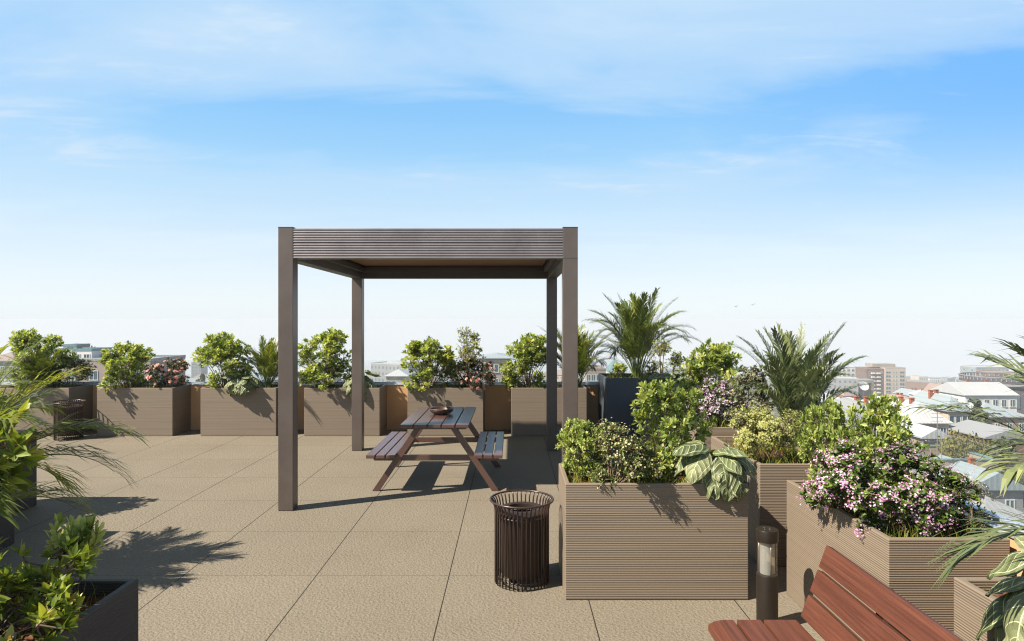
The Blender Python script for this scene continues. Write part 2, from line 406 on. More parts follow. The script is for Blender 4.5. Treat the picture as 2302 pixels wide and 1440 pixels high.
def wall_run(x0, x1, y0, y1, label):
    w = thing('parapet_wall', label, 'wall', ((x0+x1)/2, (y0+y1)/2, 0))
    hx, hy = (x1-x0)/2, (y1-y0)/2
    b = MB(); b.box(-hx, hx, -hy, hy, 0.002, 0.785); b.build('masonry', M['wall'], w)
    b = MB(); b.box(-hx-0.012, hx+0.012, -hy-0.012, hy+0.012, 0.787, 0.806); b.build('coping', M['coping'], w, bevel=0.004)
    return w
wall_run(-13.5, 2.58, 11.20, 11.40, 'low ochre rendered parapet wall running behind the back row of planters')
wall_run(2.61, 2.80, -7.0, 11.40, 'low ochre parapet wall along the city side behind the mixed flower planters')
wall_run(-13.5, -13.3, -7.0, 11.19, 'low ochre parapet wall far to the left, outside the frame')
def glass_run(p0, p1, n, label):
    p0 = Vector(p0); p1 = Vector(p1)
    t = thing('glass_balustrade', label, 'balustrade', p0)
    d = (p1 - p0); L = d.length; d.normalize(); s = Vector((-d.y, d.x, 0))
    for k in range(n):
        a = d*(L*k/n + 0.012); e = d*(L*(k+1)/n - 0.012); th = s*0.006
        g = MB(); g.hexa([a-th, e-th, e+th, a+th] + [q + Vector((0,0,0.405)) for q in (a-th, e-th, e+th, a+th)])
        g.build('glass_panel', M['glass'], t)
    ch = MB(); th = s*0.022
    ch.hexa([-th, d*L-th, d*L+th, th] + [q + Vector((0,0,0.025)) for q in (-th, d*L-th, d*L+th, th)])
    ch.build('base_channel', M['coping'], t)
glass_run((-13.4, 11.30, 0.808), (2.62, 11.30, 0.808), 8, 'frameless clear glass balustrade standing on the back parapet wall')
glass_run((2.70, 11.20, 0.808), (2.70, -6.8, 0.808), 9, 'frameless clear glass balustrade on the city side parapet wall at the right')

# ------------------------------------------------------------------ planters
SOILZ = 0.735
planter_tops = []
def planter(x0, x1, y0, y1, label, h=0.80, m='rib', group='ribbed taupe planters around the terrace', soil=None, cat='planter'):
    t = thing('planter', label, cat, ((x0+x1)/2, (y0+y1)/2, 0), 0, group)
    hx, hy = (x1-x0)/2, (y1-y0)/2; w = 0.032
    b = MB(); V = []
    for (ax, ay, z) in ((hx,hy,0.004),(hx,hy,h),(hx-w,hy-w,h),(hx-w,hy-w,0.3)):
        V += [(-ax,-ay,z),(ax,-ay,z),(ax,ay,z),(-ax,ay,z)]
    F = [(3,2,1,0)]
    for r in range(3):
        for k in range(4):
            k2 = (k+1) % 4
            F.append((r*4+k, r*4+k2, r*4+4+k2, r*4+4+k))
    F.append((12,13,14,15))
    b.add(V, F); b.build('planter_body', M[m], t, bevel=0.005)
    sz = soil or (h - 0.065)
    g = MB(); nx, ny = 26, 16
    vs = []
    for j in range(ny+1):
        for i in range(nx+1):
            x = -hx+w+0.001 + (2*(hx-w)-0.002)*i/nx; y = -hy+w+0.001+(2*(hy-w)-0.002)*j/ny
            vs.append((x, y, sz + rnd.uniform(-0.012, 0.016)))
    fs = [(j*(nx+1)+i, j*(nx+1)+i+1, (j+1)*(nx+1)+i+1, (j+1)*(nx+1)+i) for j in range(ny) for i in range(nx)]
    g.add(vs, fs); g.build('soil', M['soil'], t, smooth=True)
    planter_tops.append((x0+w, x1-w, y0+w, y1-w, sz))
    return t
BW, BD = 1.256, 0.60
bl = ['ribbed taupe planter in the far left corner behind the second litter bin',
      'ribbed back row planter with a green bush and pink roses left of the pergola',
      'ribbed back row planter with a palm beside the front left pergola post',
      'ribbed taupe planter of the back row right behind the rear left pergola post',
      'ribbed taupe planter of the back row directly behind the picnic table',
      'ribbed taupe planter of the back row half in shade behind the two right pergola posts']
for k, lb in enumerate(bl):
    x0 = -8.61 + k*1.719
    planter(x0, x0+BW, 10.59, 10.59+BD, lb)
planter(0.366, 1.622, 4.376, 5.01, 'ribbed taupe planter standing alone between the front litter bin and the bollard lamp')
planter(1.93, 2.555, 1.57, 2.79, 'ribbed taupe planter in the bottom right corner behind the bench end')
planter(1.93, 2.555, 3.27, 4.487, 'ribbed taupe planter full of pink blossom behind the mahogany bench')
planter(1.93, 2.555, 4.97, 6.19, 'ribbed taupe planter with a lime blossom bush and grey green palm')
planter(1.93, 2.555, 6.67, 7.89, 'ribbed taupe planter with lilac flowers hidden behind the big green bushes')
planter(1.93, 2.555, 8.37, 9.58, 'ribbed planter with a veined plant leaning over its edge, in front of the slate planter')
planter(1.506, 2.555, 10.19, 11.13, 'tall smooth slate blue planter in the far right corner under the tallest palm', 1.0, 'shadowed', None)
planter(-5.56, -4.93, 5.40, 6.62, 'dark shaded ribbed planter at the left edge below the far litter bin', 0.80, 'rib_shaded', 'shade toned planters on the left')
planter(-4.93, -4.28, 4.26, 5.49, 'dark shaded ribbed planter at the left edge behind the arching palm fronds', 0.80, 'rib_shaded', 'shade toned planters on the left')
planter(-2.88, -1.62, 2.13, 2.77, 'dark planter in the bottom left corner with bare mulch and a leggy bush', 0.80, 'rib_shaded', 'shade toned planters on the left')

# ------------------------------------------------------------------ pergola
def pergola():
    x0, x1, y0, y1, zt, zb = -2.356, 0.663, 6.424, 9.525, 2.856, 2.54
    cx, cy = (x0+x1)/2, (y0+y1)/2
    t = thing('pergola', 'bronze aluminium pergola with four square posts and a ribbed fascia', 'pergola', (cx, cy, 0))
    x0 -= cx; x1 -= cx; y0 -= cy; y1 -= cy; w = 0.15
    for px in (x0, x1-w):
        for py in (y0, y1-w):
            b = MB()
            b.box(px, px+w, py, py+w, 0.003, zt); b.build('post', M['pergola'], t, bevel=0.004)
    def fascia(n, name='fascia_panel', ribs=True):
        pass
    for (za, zc) in ((2.543, 2.700), (2.703, 2.853)):
        b = MB(); n = 6; d = (zc-za)/n; prof = []
        for k in range(n):
            z = za + d*k
            prof += [(0.007, z+d*0.05), (0.0025, z+d*0.18), (0.001, z+d*0.35), (0.0025, z+d*0.55), (0.007, z+d*0.85)]
        V = []; 
        for (yy, z) in prof: V += [(x0+w+0.001, y0+yy, z), (x1-w-0.001, y0+yy, z)]
        F = [(2*i, 2*i+1, 2*i+3, 2*i+2) for i in range(len(prof)-1)]
        k0 = len(V); V += [(x0+w+0.001, y0+0.07, za), (x1-w-0.001, y0+0.07, za), (x0+w+0.001, y0+0.07, zc), (x1-w-0.001, y0+0.07, zc)]
        L = 2*(len(prof)-1)
        F += [(0, k0, k0+1, 1), (L, L+1, k0+3, k0+2), (k0, k0+2, k0+3, k0+1)]
        F += [tuple([k0, *range(0, L+1, 2), k0+2]), tuple([k0+3, *range(L+1, 0, -2), k0+1])]
        b.add(V, F); b.build('fascia_panel', M['fascia'], t)
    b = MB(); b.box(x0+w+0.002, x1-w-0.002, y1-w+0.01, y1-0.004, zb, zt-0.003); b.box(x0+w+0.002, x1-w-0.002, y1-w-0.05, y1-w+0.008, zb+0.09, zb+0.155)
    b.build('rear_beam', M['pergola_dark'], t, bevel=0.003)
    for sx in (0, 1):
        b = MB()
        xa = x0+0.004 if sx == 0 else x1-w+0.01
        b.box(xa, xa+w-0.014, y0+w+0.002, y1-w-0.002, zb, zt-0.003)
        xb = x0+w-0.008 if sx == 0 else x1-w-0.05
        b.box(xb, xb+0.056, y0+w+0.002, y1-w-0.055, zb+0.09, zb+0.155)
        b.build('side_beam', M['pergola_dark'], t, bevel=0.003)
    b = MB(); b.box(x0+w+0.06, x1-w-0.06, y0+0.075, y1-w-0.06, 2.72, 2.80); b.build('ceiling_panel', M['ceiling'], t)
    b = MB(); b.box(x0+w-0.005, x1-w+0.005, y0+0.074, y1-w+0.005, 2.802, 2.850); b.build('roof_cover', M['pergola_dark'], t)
    for px in (x0, x1-w):
        b = MB(); b.box(px-0.002, px+w+0.002, y0-0.002, y0+w+0.002, zt+0.001, zt+0.007); b.build('post_cap', M['pergola'], t)
    b = MB(); b.box(x1-w-0.001, x1+0.0015, y0-0.0015, y0+0.01, 2.548, 2.552); b.build('joint_seam', M['pergola_dark'], t)
pergola()

# ------------------------------------------------------------------ picnic table
def picnic():
    cx, cy = -0.858, 7.78
    t = thing('picnic_table', 'reddish brown slatted picnic table with two attached benches under the pergola', 'picnic table', (cx, cy, 0))
    b = MB()
    for k in range(5):
        x = -0.3765 + k*0.1535; b.box(x, x+0.139, -0.745, 0.745, 0.736, 0.770)
    b.build('tabletop', M['table'], t, bevel=0.003)
    for s in (-1, 1):
        b = MB()
        for k in range(3):
            x = s*0.594 - 0.158 + k*0.1105; b.box(x, x+0.095, -0.752, 0.752, 0.398, 0.435)
        b.build('bench_seat', M['table'], t, bevel=0.003)
    for y in (-0.585, 0.585):
        for s in (-1, 1):
            b = MB(); y0, y1 = y-0.021, y+0.021
            P = []
            for yy in (y0, y1):
                P.append([(s*0.715, yy, 0.003), (s*0.632, yy, 0.003), (s*0.146, yy, 0.735), (s*0.223, yy, 0.735)])
            A, B_ = P
            b.hexa([A[0],A[1],A[2],A[3],B_[0],B_[1],B_[2],B_[3]]); b.build('leg', M['table'], t, bevel=0.002)
        yo = 0.0235 if y < 0 else -0.0235
        b = MB(); ya, yb = (y-0.064, y-0.0235) if y > 0 else (y+0.0235, y+0.064)
        P = []
        for yy in (ya, yb): P.append([(-0.70, yy, 0.334), (0.70, yy, 0.334), (0.74, yy, 0.396), (-0.74, yy, 0.396)])
        A, B_ = P; b.hexa([*A, *B_]); b.build('crossbar', M['table'], t, bevel=0.002)
        b = MB(); b.box(-0.34, 0.34, ya, yb, 0.690, 0.734); b.build('top_batten', M['table'], t, bevel=0.002)
picnic()
b = MB()
prof = [(0.0,0.004),(0.062,0.004),(0.075,0.0),(0.085,0.004),(0.118,0.022),(0.140,0.050),(0.147,0.078),(0.145,0.090),(0.139,0.090),(0.134,0.076),(0.120,0.045),(0.09,0.022),(0.0,0.016)]
prof = [(r_, z_*0.82) for r_, z_ in prof]
b.lathe(prof, 40)
tag(b.build('wooden_bowl', M['bowl'], smooth=True, loc=(-0.865, 7.83, 0.771)), 'round dark wooden bowl standing on the picnic tabletop', 'bowl')

# ------------------------------------------------------------------ litter bins
def litter_bin(loc, label, rz=0):
    t = thing('litter_bin', label, 'litter bin', loc, rz, 'slatted metal litter bins')
    n = 40; r = 0.196
    b = MB()
    for k in range(n):
        a = 2*math.pi*k/n; c, s = math.cos(a), math.sin(a)
        P = [(r*c, r*s, 0.0), (r*c, r*s, 0.5)]
        for q in range(1, 6):
            u = q/5; rr = r + 0.034*(1-math.cos(u*math.pi/2)); z = 0.5 + 0.098*math.sin(u*math.pi/2); P.append((rr*c, rr*s, z))
        b.tube(P, 0.0056, 6)
    b.build('slat_cage', M['bin'], t, smooth=True)
    def ring(rr, z, rad, name):
        b = MB(); b.tube([(rr*math.cos(2*math.pi*k/56), rr*math.sin(2*math.pi*k/56), z) for k in range(56)], rad, 8, closed=True); b.build(name, M['bin'], t, smooth=True)
    ring(0.231, 0.600, 0.0075, 'rim'); ring(0.189, 0.495, 0.005, 'hoop'); ring(0.189, 0.045, 0.006, 'hoop')
    b = MB()
    b.lathe([(0.0,0.06),(0.150,0.06),(0.153,0.065),(0.160,0.47),(0.166,0.475),(0.166,0.468)], 40)
    b.lathe([(0.15,0.46),(0.142,0.10),(0.0,0.09)], 40)
    ln = b.build('liner', M['liner'], t, smooth='auto')
    b = MB(); b.lathe([(0.184,0.478),(0.188,0.500),(0.184,0.522),(0.158,0.537),(0.118,0.541),(0.108,0.535),(0.106,0.500),(0.110,0.498),(0.112,0.525),(0.150,0.515),(0.180,0.480)], 48)
    b.build('lid_ring', M['liner'], t, smooth='auto')
    for k in range(3):
        b = MB(); a = 2*math.pi*k/3 + 0.4
        b.tube([(0.14*math.cos(a),0.14*math.sin(a),0.045),(0.19*math.cos(a),0.19*math.sin(a),0.045)], 0.008, 6)
        b.build('bracket', M['bin'], t, smooth=True)
litter_bin((0.072, 4.706, 0.004), 'dark bronze slatted litter bin with flared rim beside the front planter')
litter_bin((-7.20, 10.36, 0.004), 'dark bronze slatted litter bin far off in front of the back left planter', 0.3)

# ------------------------------------------------------------------ bollard lamp
t = thing('bollard_lamp', 'short round bronze bollard lamp with a clear glass section by the bench', 'bollard lamp', (1.60, 4.0, 0.003))
b = MB(); b.lathe([(0,0),(0.064,0),(0.064,0.325),(0.062,0.330),(0.056,0.331),(0.0,0.331)], 40); b.build('base_post', M['bollard'], t, smooth='auto')
b = MB(); b.lathe([(0.060,0.332),(0.060,0.537),(0.056,0.537),(0.056,0.332)], 40, closed=True); b.build('glass_tube', M['tube'], t, smooth='auto')
cap = MB(); cap.lathe([(0.0,0.538),(0.066,0.538),(0.066,0.606),(0.064,0.610),(0.0,0.610)], 40); cap = cap.build('cap', M['bollard'], t, smooth='auto')
for k in range(4):
    b = MB(); a = k*math.pi/2+0.5; b.lathe([(0.0,0.6122),(0.004,0.6122),(0.004,0.6102)], 10, c=(0.022*math.cos(a),0.022*math.sin(a),0)); b.build('screw', M['chrome'], cap)
b = MB(); b.lathe([(0.044,0.335),(0.044,0.536)], 28); b.build('diffuser', M['diff'], t, smooth=True)
for a in (0.6, 2.7, 4.8):
    b = MB(); b.tube([(0.048*math.cos(a),0.048*math.sin(a),0.332),(0.048*math.cos(a),0.048*math.sin(a),0.538)], 0.0035, 6); b.build('support_rod', M['chrome'], t, smooth=True)
b = MB(); b.lathe([(0.0,0.331),(0.020,0.331),(0.020,0.40),(0.012,0.405),(0.0,0.405)], 20); b.build('lamp_holder', M['bollard'], t, smooth='auto')

# ------------------------------------------------------------------ bench
def bench():
    y1, y0 = 3.137, 1.30
    t = thing('bench', 'reddish mahogany slatted bench with a leaning backrest in the bottom right corner', 'bench', (1.20, (y0+y1)/2, 0))
    hy = (y1-y0)/2
    b = MB()
    # rounded front slat then two flat slats
    def slat(prof):
        V = [(x-1.20, -hy, z) for x, z in prof] + [(x-1.20, hy, z) for x, z in prof]; n = len(prof)
        F = [tuple(range(n)), tuple(range(2*n-1, n-1, -1))] + [(k, k+n, (k+1)%n+n, (k+1)%n) for k in range(n)]
        b.add(V, F)
    slat([(0.962,0.395),(1.088,0.410),(1.088,0.450),(1.03,0.449),(0.995,0.442),(0.965,0.428)])
    slat([(1.104,0.412),(1.222,0.412),(1.222,0.450),(1.104,0.450)])
    slat([(1.238,0.412),(1.398,0.412),(1.398,0.450),(1.238,0.450)])
    b.build('seat', M['bench'], t, bevel=0.004)
    b = MB()
    ux, uz = 0.345, 0.939; nx, nz = 0.939, -0.345
    for a in (0.0, 0.131, 0.258):
        ox, oz = 1.417 + ux*a, 0.468 + uz*a; L = 0.113
        slat([(ox, oz), (ox+ux*L, oz+uz*L), (ox+ux*L+nx*0.034, oz+uz*L+nz*0.034), (ox+nx*0.034, oz+nz*0.034)])
    b.build('backrest', M['bench'], t, bevel=0.004)
    for yy in (-hy+0.28, hy-0.42):
        b = MB()
        b.box(1.00-1.2, 1.43-1.2, yy-0.025, yy+0.025, 0.362, 0.394)
        b.box(1.03-1.2, 1.08-1.2, yy-0.024, yy+0.024, 0.003, 0.361); b.box(1.38-1.2, 1.43-1.2, yy-0.024, yy+0.024, 0.003, 0.361)
        s = Vector((1.47-1.2, yy, 0.40)); e = Vector((1.61-1.2, yy, 0.78))
        b.tube([s, e], 0.017, 4)
        b.build('leg_frame', M['bin'], t)
bench()
# ------------------------------------------------------------------ plants
def leaf(mb, p, d, up, L, W, prof, bend=0.25, m=0, a=0.5, fold=0.18):
    """one folded leaf: prof = [(t, w)...] between stem and tip"""
    d = d.normalized(); s = d.cross(up)
    if s.length < 1e-4: s = d.orthogonal()
    s.normalize(); n = s.cross(d)
    V = [p]; F = []; rows = []
    for t, w in prof:
        c = p + d*(L*t) - n*(bend*L*t*t)
        i = len(V)
        V += [c - s*(W*w/2) + n*(fold*W*w/2), c, c + s*(W*w/2) + n*(fold*W*w/2)]
        rows.append(i)
    tip = len(V); V.append(p + d*L - n*(bend*L))
    i = rows[0]; F += [(0, i+1, i), (0, i+2, i+1)]
    for q in range(len(rows)-1):
        i, j = rows[q], rows[q+1]
        F += [(i, i+1, j+1, j), (i+1, i+2, j+2, j+1)]
    i = rows[-1]; F += [(i, i+1, tip), (i+1, i+2, tip)]
    mb.add(V, F, m, a)
OBOV = [(0.35, 0.55), (0.72, 1.0), (0.92, 0.6)]
OVAT = [(0.2, 0.8), (0.5, 1.0), (0.8, 0.5)]
NARR = [(0.4, 1.0)]
SMALL = [(0.55, 1.0)]
def rdir(r, zmin=-1):
    while True:
        v = Vector((r.uniform(-1,1), r.uniform(-1,1), r.uniform(-1,1)))
        if 0.05 < v.length < 1 and v.z/v.length >= zmin: return v.normalized()
def flower5(mb, p, n, rad, r, m=0, petals=5, cup=0.3):
    s = n.orthogonal().normalized(); t = n.cross(s); a0 = r.uniform(0, 6.28); base = r.random()
    for k in range(petals):
        an = a0 + 2*math.pi*k/petals
        e = s*math.cos(an) + t*math.sin(an); f = s*math.cos(an+0.5) + t*math.sin(an+0.5); g = s*math.cos(an-0.5) + t*math.sin(an-0.5)
        mb.add([p, p+g*rad*0.6+n*rad*cup*0.5, p+e*rad+n*rad*cup, p+f*rad*0.6+n*rad*cup*0.5], [(0,1,2,3)], m, min(1, max(0, base+r.uniform(-0.2,0.2))))

def shrub(name, seed, label, cat, leafm, H=1.0, Rx=0.48, zlo=0.12, stems=6, lobes=9, lobe_r=0.17, tips=170, whorl=9, L=0.075, W=0.4, prof=OBOV,
          tilt=(0.5, 1.2), along=2, var=(0.1, 0.8), flowers=None, fm=None, nfl=0, frad=0.012, fclust=3, droop=0.15, twig=0.0022, crown=None, flabel=None, rose=False, taper=1.0, fbias=0.3):
    r = random.Random(seed)
    root = thing(name, label, cat)
    lf = MB(); st = MB(); fl = MB()
    # lobes make the outline uneven
    cents = []
    for k in range(lobes):
        zt = r.random()
        z = zlo*H + (H - lobe_r*0.8 - zlo*H)*(zt**0.8)
        wr = Rx*(math.sin(math.pi*min(1, max(0.0, (z/H)*0.80+0.16)))**0.7)*taper
        an = k*2.4 + r.uniform(-0.5, 0.5); rr = max(0, wr - lobe_r*0.6)*math.sqrt(r.uniform(0.25, 1))
        cents.append((Vector((rr*math.cos(an), rr*math.sin(an), z)), lobe_r*r.uniform(0.65, 1.2)))
    cents.append((Vector((r.uniform(-.05,.05), r.uniform(-.05,.05), H-lobe_r*0.8)), lobe_r*0.8))
    cents.append((Vector((0,0,H*0.5)), lobe_r*1.3))
    skel = []
    bases = [Vector((r.uniform(-.05,.05), r.uniform(-.05,.05), -0.02)) for _ in range(stems)]
    for k, (c, cr) in enumerate(cents):
        b0 = bases[k % stems]; P = []
        mid = b0.lerp(c, 0.5) + Vector((r.uniform(-.06,.06), r.uniform(-.06,.06), r.uniform(0,.06)))
        for q in range(7):
            u = q/6; P.append((b0*(1-u)**2 + mid*2*u*(1-u) + c*u*u) + Vector((r.uniform(-1,1), r.uniform(-1,1), 0))*0.008)
        st.tube(P, [0.0085*(1-0.6*q/6)*H for q in range(7)], 5)
        skel += [(p, q) for q, p in enumerate(P) if q >= 2]
    per = max(1, tips//len(cents)); allt = []
    for c, cr in cents:
        for _ in range(per):
            d = rdir(r); rad = cr*(r.uniform(0.35, 1.0)**0.5)
            tpos = c + d*rad
            if tpos.z < 0.03: tpos.z = 0.03 + r.random()*0.05
            allt.append((tpos, d, c))
    for tpos, d, c in allt:
        # nearest lower skeleton point
        best = min(skel, key=lambda s: (s[0]-tpos).length + 0.6*max(0, s[0].z-tpos.z))[0]
        midp = best.lerp(tpos, 0.55) + rdir(r)*0.02
        st.tube([best, midp, tpos], [twig*1.5, twig*1.2, twig*0.8], 3, caps=False)
        out = (tpos - midp).normalized()
        ax = (out*0.8 + Vector((0,0,0.55)) + rdir(r)*0.3).normalized()
        s1 = ax.orthogonal().normalized(); s2 = ax.cross(s1)
        tone = r.uniform(*var)
        nw = max(3, int(whorl*r.uniform(0.7, 1.2)))
        for k in range(nw):
            an = 2.399*k + r.uniform(-.3,.3); tl = r.uniform(*tilt)*(0.45+0.75*k/nw)
            dd = ax*math.cos(tl) + (s1*math.cos(an)+s2*math.sin(an))*math.sin(tl)
            l = L*r.uniform(0.65, 1.2)
            leaf(lf, tpos - out*0.012*r.random(), dd, ax if r.random() < .7 else Vector((0,0,1)), l, l*W*r.uniform(0.85,1.15), prof, droop*r.uniform(0.3,1.6), 0, min(1, max(0, tone+r.gauss(0,0.13))))
        for k in range(along):
            u = r.uniform(0.2, 0.9); pp = midp.lerp(tpos, u)
            dd = (rdir(r) + out*0.4 + Vector((0,0,0.25)))
            l = L*r.uniform(0.6, 1.05)
            leaf(lf, pp, dd, Vector((0,0,1)), l, l*W, prof, droop, 0, min(1, max(0, tone-0.1+r.gauss(0,0.12))))
    lf.build('foliage', leafm, root)
    st.build('stem', M['bark'], root, smooth=True)
    if nfl:
        cand = [t for t in allt if (t[0]-t[2]).length > 0.5*lobe_r*0.6]
        cen = Vector((0,0,H*0.4))
        if rose:
            done = 0
            rb = MB()
            for ring_, (nn, rr, hh) in enumerate(((5,1.0,0.25),(5,0.72,0.5),(4,0.42,0.75))):
                for k in range(nn):
                    an = 2*math.pi*k/nn + ring_*0.6
                    e = Vector((math.cos(an), math.sin(an), 0)); f = Vector((-e.y, e.x, 0))
                    rb.add([e*0.1*frad, (e*0.55-f*0.48)*rr*frad+Vector((0,0,hh*frad*0.7)), (e*rr - f*0.3*rr)*frad+Vector((0,0,hh*frad)), (e*rr+f*0.3*rr)*frad+Vector((0,0,hh*frad)), (e*0.55+f*0.48)*rr*frad+Vector((0,0,hh*frad*0.7))],
                           [(0,1,2,3,4)], 0, 0.2+0.35*ring_+0.05*k)
            first = None
            for tpos, d, c in r.sample(cand, min(nfl, len(cand))):
                n = ((tpos-cen).normalized() + Vector((0,-0.2,0.35)) + rdir(r)*0.4).normalized()
                if first is None: o = first = rb.build('flower', fm, root)
                else: o = first.copy(); COL.objects.link(o); o.parent = root
                o.location = tpos + n*L*0.6
                o.rotation_euler = n.to_track_quat('Z', 'Y').to_euler(); k = r.uniform(0.7, 1.25); o.scale = (k,k,k)
        else:
            for q in range(nfl):
                tpos, d, c = r.choice(cand)
                out = (tpos-cen).normalized()
                ctr = tpos + out*L*r.uniform(0.3, 1.0) + rdir(r)*0.015
                st2 = tpos
                for k in range(r.randint(1, fclust)):
                    pp = ctr + rdir(r)*frad*2.4
                    flower5(fl, pp, (out + Vector((0,-0.1,fbias)) + rdir(r)*0.7).normalized(), frad*r.uniform(0.6,1.15), r)
            tag(fl.build('flowers', fm, root), kind='stuff')
    return root

def palm(name, seed, label, fronds=20, L=1.15, leafm='palm', spread=1.0, lf_len=0.24, up=0.35, base=0.06, lw=0.020, pairs=34, flat=0.0):
    r = random.Random(seed)
    root = thing(name, label, 'palm')
    for k in range(fronds):
        age = (k+0.5)/fronds                       # 0 young and upright .. 1 old and arching
        az = k*2.399 + r.uniform(-.3,.3)
        th0 = (0.05 + 0.42*age*spread)*r.uniform(0.8,1.2); th1 = (0.35 + 1.95*age**0.8*spread)*r.uniform(0.85,1.1)
        LL = L*r.uniform(0.82, 1.08)*(0.86 + 0.14*math.sin(math.pi*age))
        N = 26; pts = []; tan = []
        p = Vector((base*r.random()*math.cos(az), base*r.random()*math.sin(az), -0.02))
        H = Vector((math.cos(az), math.sin(az), 0)); side = Vector((-math.sin(az), math.cos(az), 0))
        drift = r.uniform(-.25,.25)
        for i in range(N+1):
            u = i/N; th = th0 + (th1-th0)*u**1.7
            d = H*math.sin(th) + Vector((0,0,1))*math.cos(th) + side*drift*u*u
            d.normalize()
            pts.append(p.copy()); tan.append(d); p = p + d*(LL/N)
        mb = MB()
        mb.tube(pts, [0.0075*(1-0.85*i/N)*(L/1.15) for i in range(N+1)], 5, 1, 0.5)
        tone = r.uniform(0.1, 0.6) + 0.25*(1-age)
        u0 = 0.28
        for q in range(pairs):
            u = u0 + (1-u0)*(q+0.5)/pairs
            i = min(N-1, int(u*N)); f = u*N-i
            pp = pts[i].lerp(pts[i+1], f); t = tan[i]
            s = t.cross(Vector((0,0,1)))
            s = s.normalized() if s.length > 0.05 else side
            n = s.cross(t)
            w = (u-u0)/(1-u0)
            ll = lf_len*(0.35 + 0.65*math.sin(math.pi*min(1, w*0.85+0.12)))*r.uniform(0.85,1.12)*L/1.15
            for sg in (-1, 1):
                fan = 0.78 - 0.48*w + r.uniform(-.12,.12)
                d0 = (t*math.cos(fan) + s*sg*math.sin(fan) + n*(0.30-flat)).normalized()
                cs = d0.cross(n).normalized()
                V = []; F = []; dr = r.uniform(0.5, 1.2)
                W = lw*L/1.15*r.uniform(0.85,1.15)
                for e, ww in ((0.0,0.35),(0.3,1.0),(0.65,0.8)):
                    c = pp + d0*(ll*e) + Vector((0,0,-1))*(ll*dr*0.42*e*e)
                    V += [c - cs*W*ww/2, c + cs*W*ww/2]
                V.append(pp + d0*ll*0.97 + Vector((0,0,-1))*(ll*dr*0.46))
                F = [(0,1,3,2),(2,3,5,4),(4,5,6)]
                mb.add(V, F, 0, min(1, max(0, tone + r.gauss(0,0.12))))
        mb.build('frond', [M[leafm], M['stalk']], root)
    return root

def heartplant(name, seed, label, n=19, BL=0.28, BW=0.20, stalk=0.26, face=-90, fan=150):
    r = random.Random(seed); root = thing(name, label, 'foliage plant')
    for k in range(n):
        age = (k+0.6)/n; az = R(face) + R(fan)*(2*((k*0.618) % 1.0)-1) + r.uniform(-.15,.15)
        H = Vector((math.cos(az), math.sin(az), 0)); S = Vector((-math.sin(az), math.cos(az), 0)); Z = Vector((0,0,1))
        lean = 0.15 + 0.95*age; sl = stalk*r.uniform(0.8,1.15)
        p = Vector((0.02*math.cos(az), 0.02*math.sin(az), -0.01)); pts = [p.copy()]
        for i in range(7):
            th = lean*(0.4+0.9*i/6); p = p + (H*math.sin(th) + Z*math.cos(th))*(sl/7); pts.append(p.copy())
        mb = MB(); mb.tube(pts, [0.006 - 0.0004*i for i in range(8)], 6); 
        stk = mb.build('stalk', M['stalk'], root, smooth=True)
        sc = r.uniform(0.72, 1.1); l = BL*sc; w = BW*sc
        pitch = 0.40 - 1.75*age**0.8 + r.uniform(-.2,.2)      # slope of the blade at its base: young ones rise, old ones hang
        curl = 0.55 + 0.6*r.random(); roll = r.uniform(-.35,.35); NT_, NS = 12, 8
        lb = MB(); lb.uv = []
        V = []
        c = pts[-1].copy(); pos = []
        S2 = (S*math.cos(roll) + Z*math.sin(roll)).normalized()
        for i in range(NT_+1):
            t = i/NT_; th = pitch - curl*t*t*0.9 - 0.15*t
            d = H*math.cos(th) + Z*math.sin(th)
            if i: c = c + d*(l/NT_)
            nrm = S2.cross(d).normalized(); nrm = nrm if nrm.z > 0 else -nrm
            wd = w*0.5*(max(0.0, math.sin(math.pi*(0.16+0.84*t)**0.85)))**0.75 if t < 1 else 0.0
            if i == 0: wd = w*0.30
            for j in range(NS+1):
                s = -1 + 2*j/NS
                back = -d*(0.16*l*(1-t)**5*(1-(abs(s)-0.6)**2*2.2)*min(1, abs(s)*3))
                arch = -nrm*(wd*0.42*s*s) + nrm*(0.006*math.sin(9*t+3*s+k))
                V.append(c + S2*(wd*s) + back + arch)
                lb.uv.append(((s+1)/2, t))
        F = [(i*(NS+1)+j, i*(NS+1)+j+1, (i+1)*(NS+1)+j+1, (i+1)*(NS+1)+j) for i in range(NT_) for j in range(NS)]
        lb.add(V, F, 0, r.uniform(0.15, 1.0)); lb.build('leaf', M['vein'], root, smooth=True)
    return root

# prototypes
broadA = shrub('broadleaf_shrub', 11, '', 'shrub', M['broad'], lobes=21, lobe_r=0.15, tips=540, whorl=9, L=0.074, W=0.40, H=0.95, Rx=0.53, var=(0.15,0.95))
broadB = shrub('broadleaf_shrub', 23, '', 'shrub', M['broad'], lobes=22, lobe_r=0.15, tips=560, whorl=9, L=0.072, W=0.41, H=0.95, Rx=0.55, var=(0.15,0.95))
broadC = shrub('broadleaf_shrub', 37, '', 'shrub', M['broad'], lobes=20, lobe_r=0.145, tips=520, whorl=9, L=0.076, W=0.38, H=0.95, Rx=0.52, var=(0.15,0.95))
darkP = shrub('round_small_leaved_shrub', 5, '', 'shrub', M['dark'], H=0.62, Rx=0.38, zlo=0.2, lobes=14, lobe_r=0.12, tips=520, whorl=7, L=0.036, W=0.45, prof=SMALL, var=(0.0,0.7))
roseP = shrub('rose_bush', 6, '', 'flowering shrub', M['rosel'], H=0.60, Rx=0.40, zlo=0.2, lobes=16, lobe_r=0.12, tips=520, whorl=6, L=0.042, W=0.5, prof=SMALL, var=(0.1,0.6), fm=M['rose'], nfl=78, frad=0.031, rose=True)
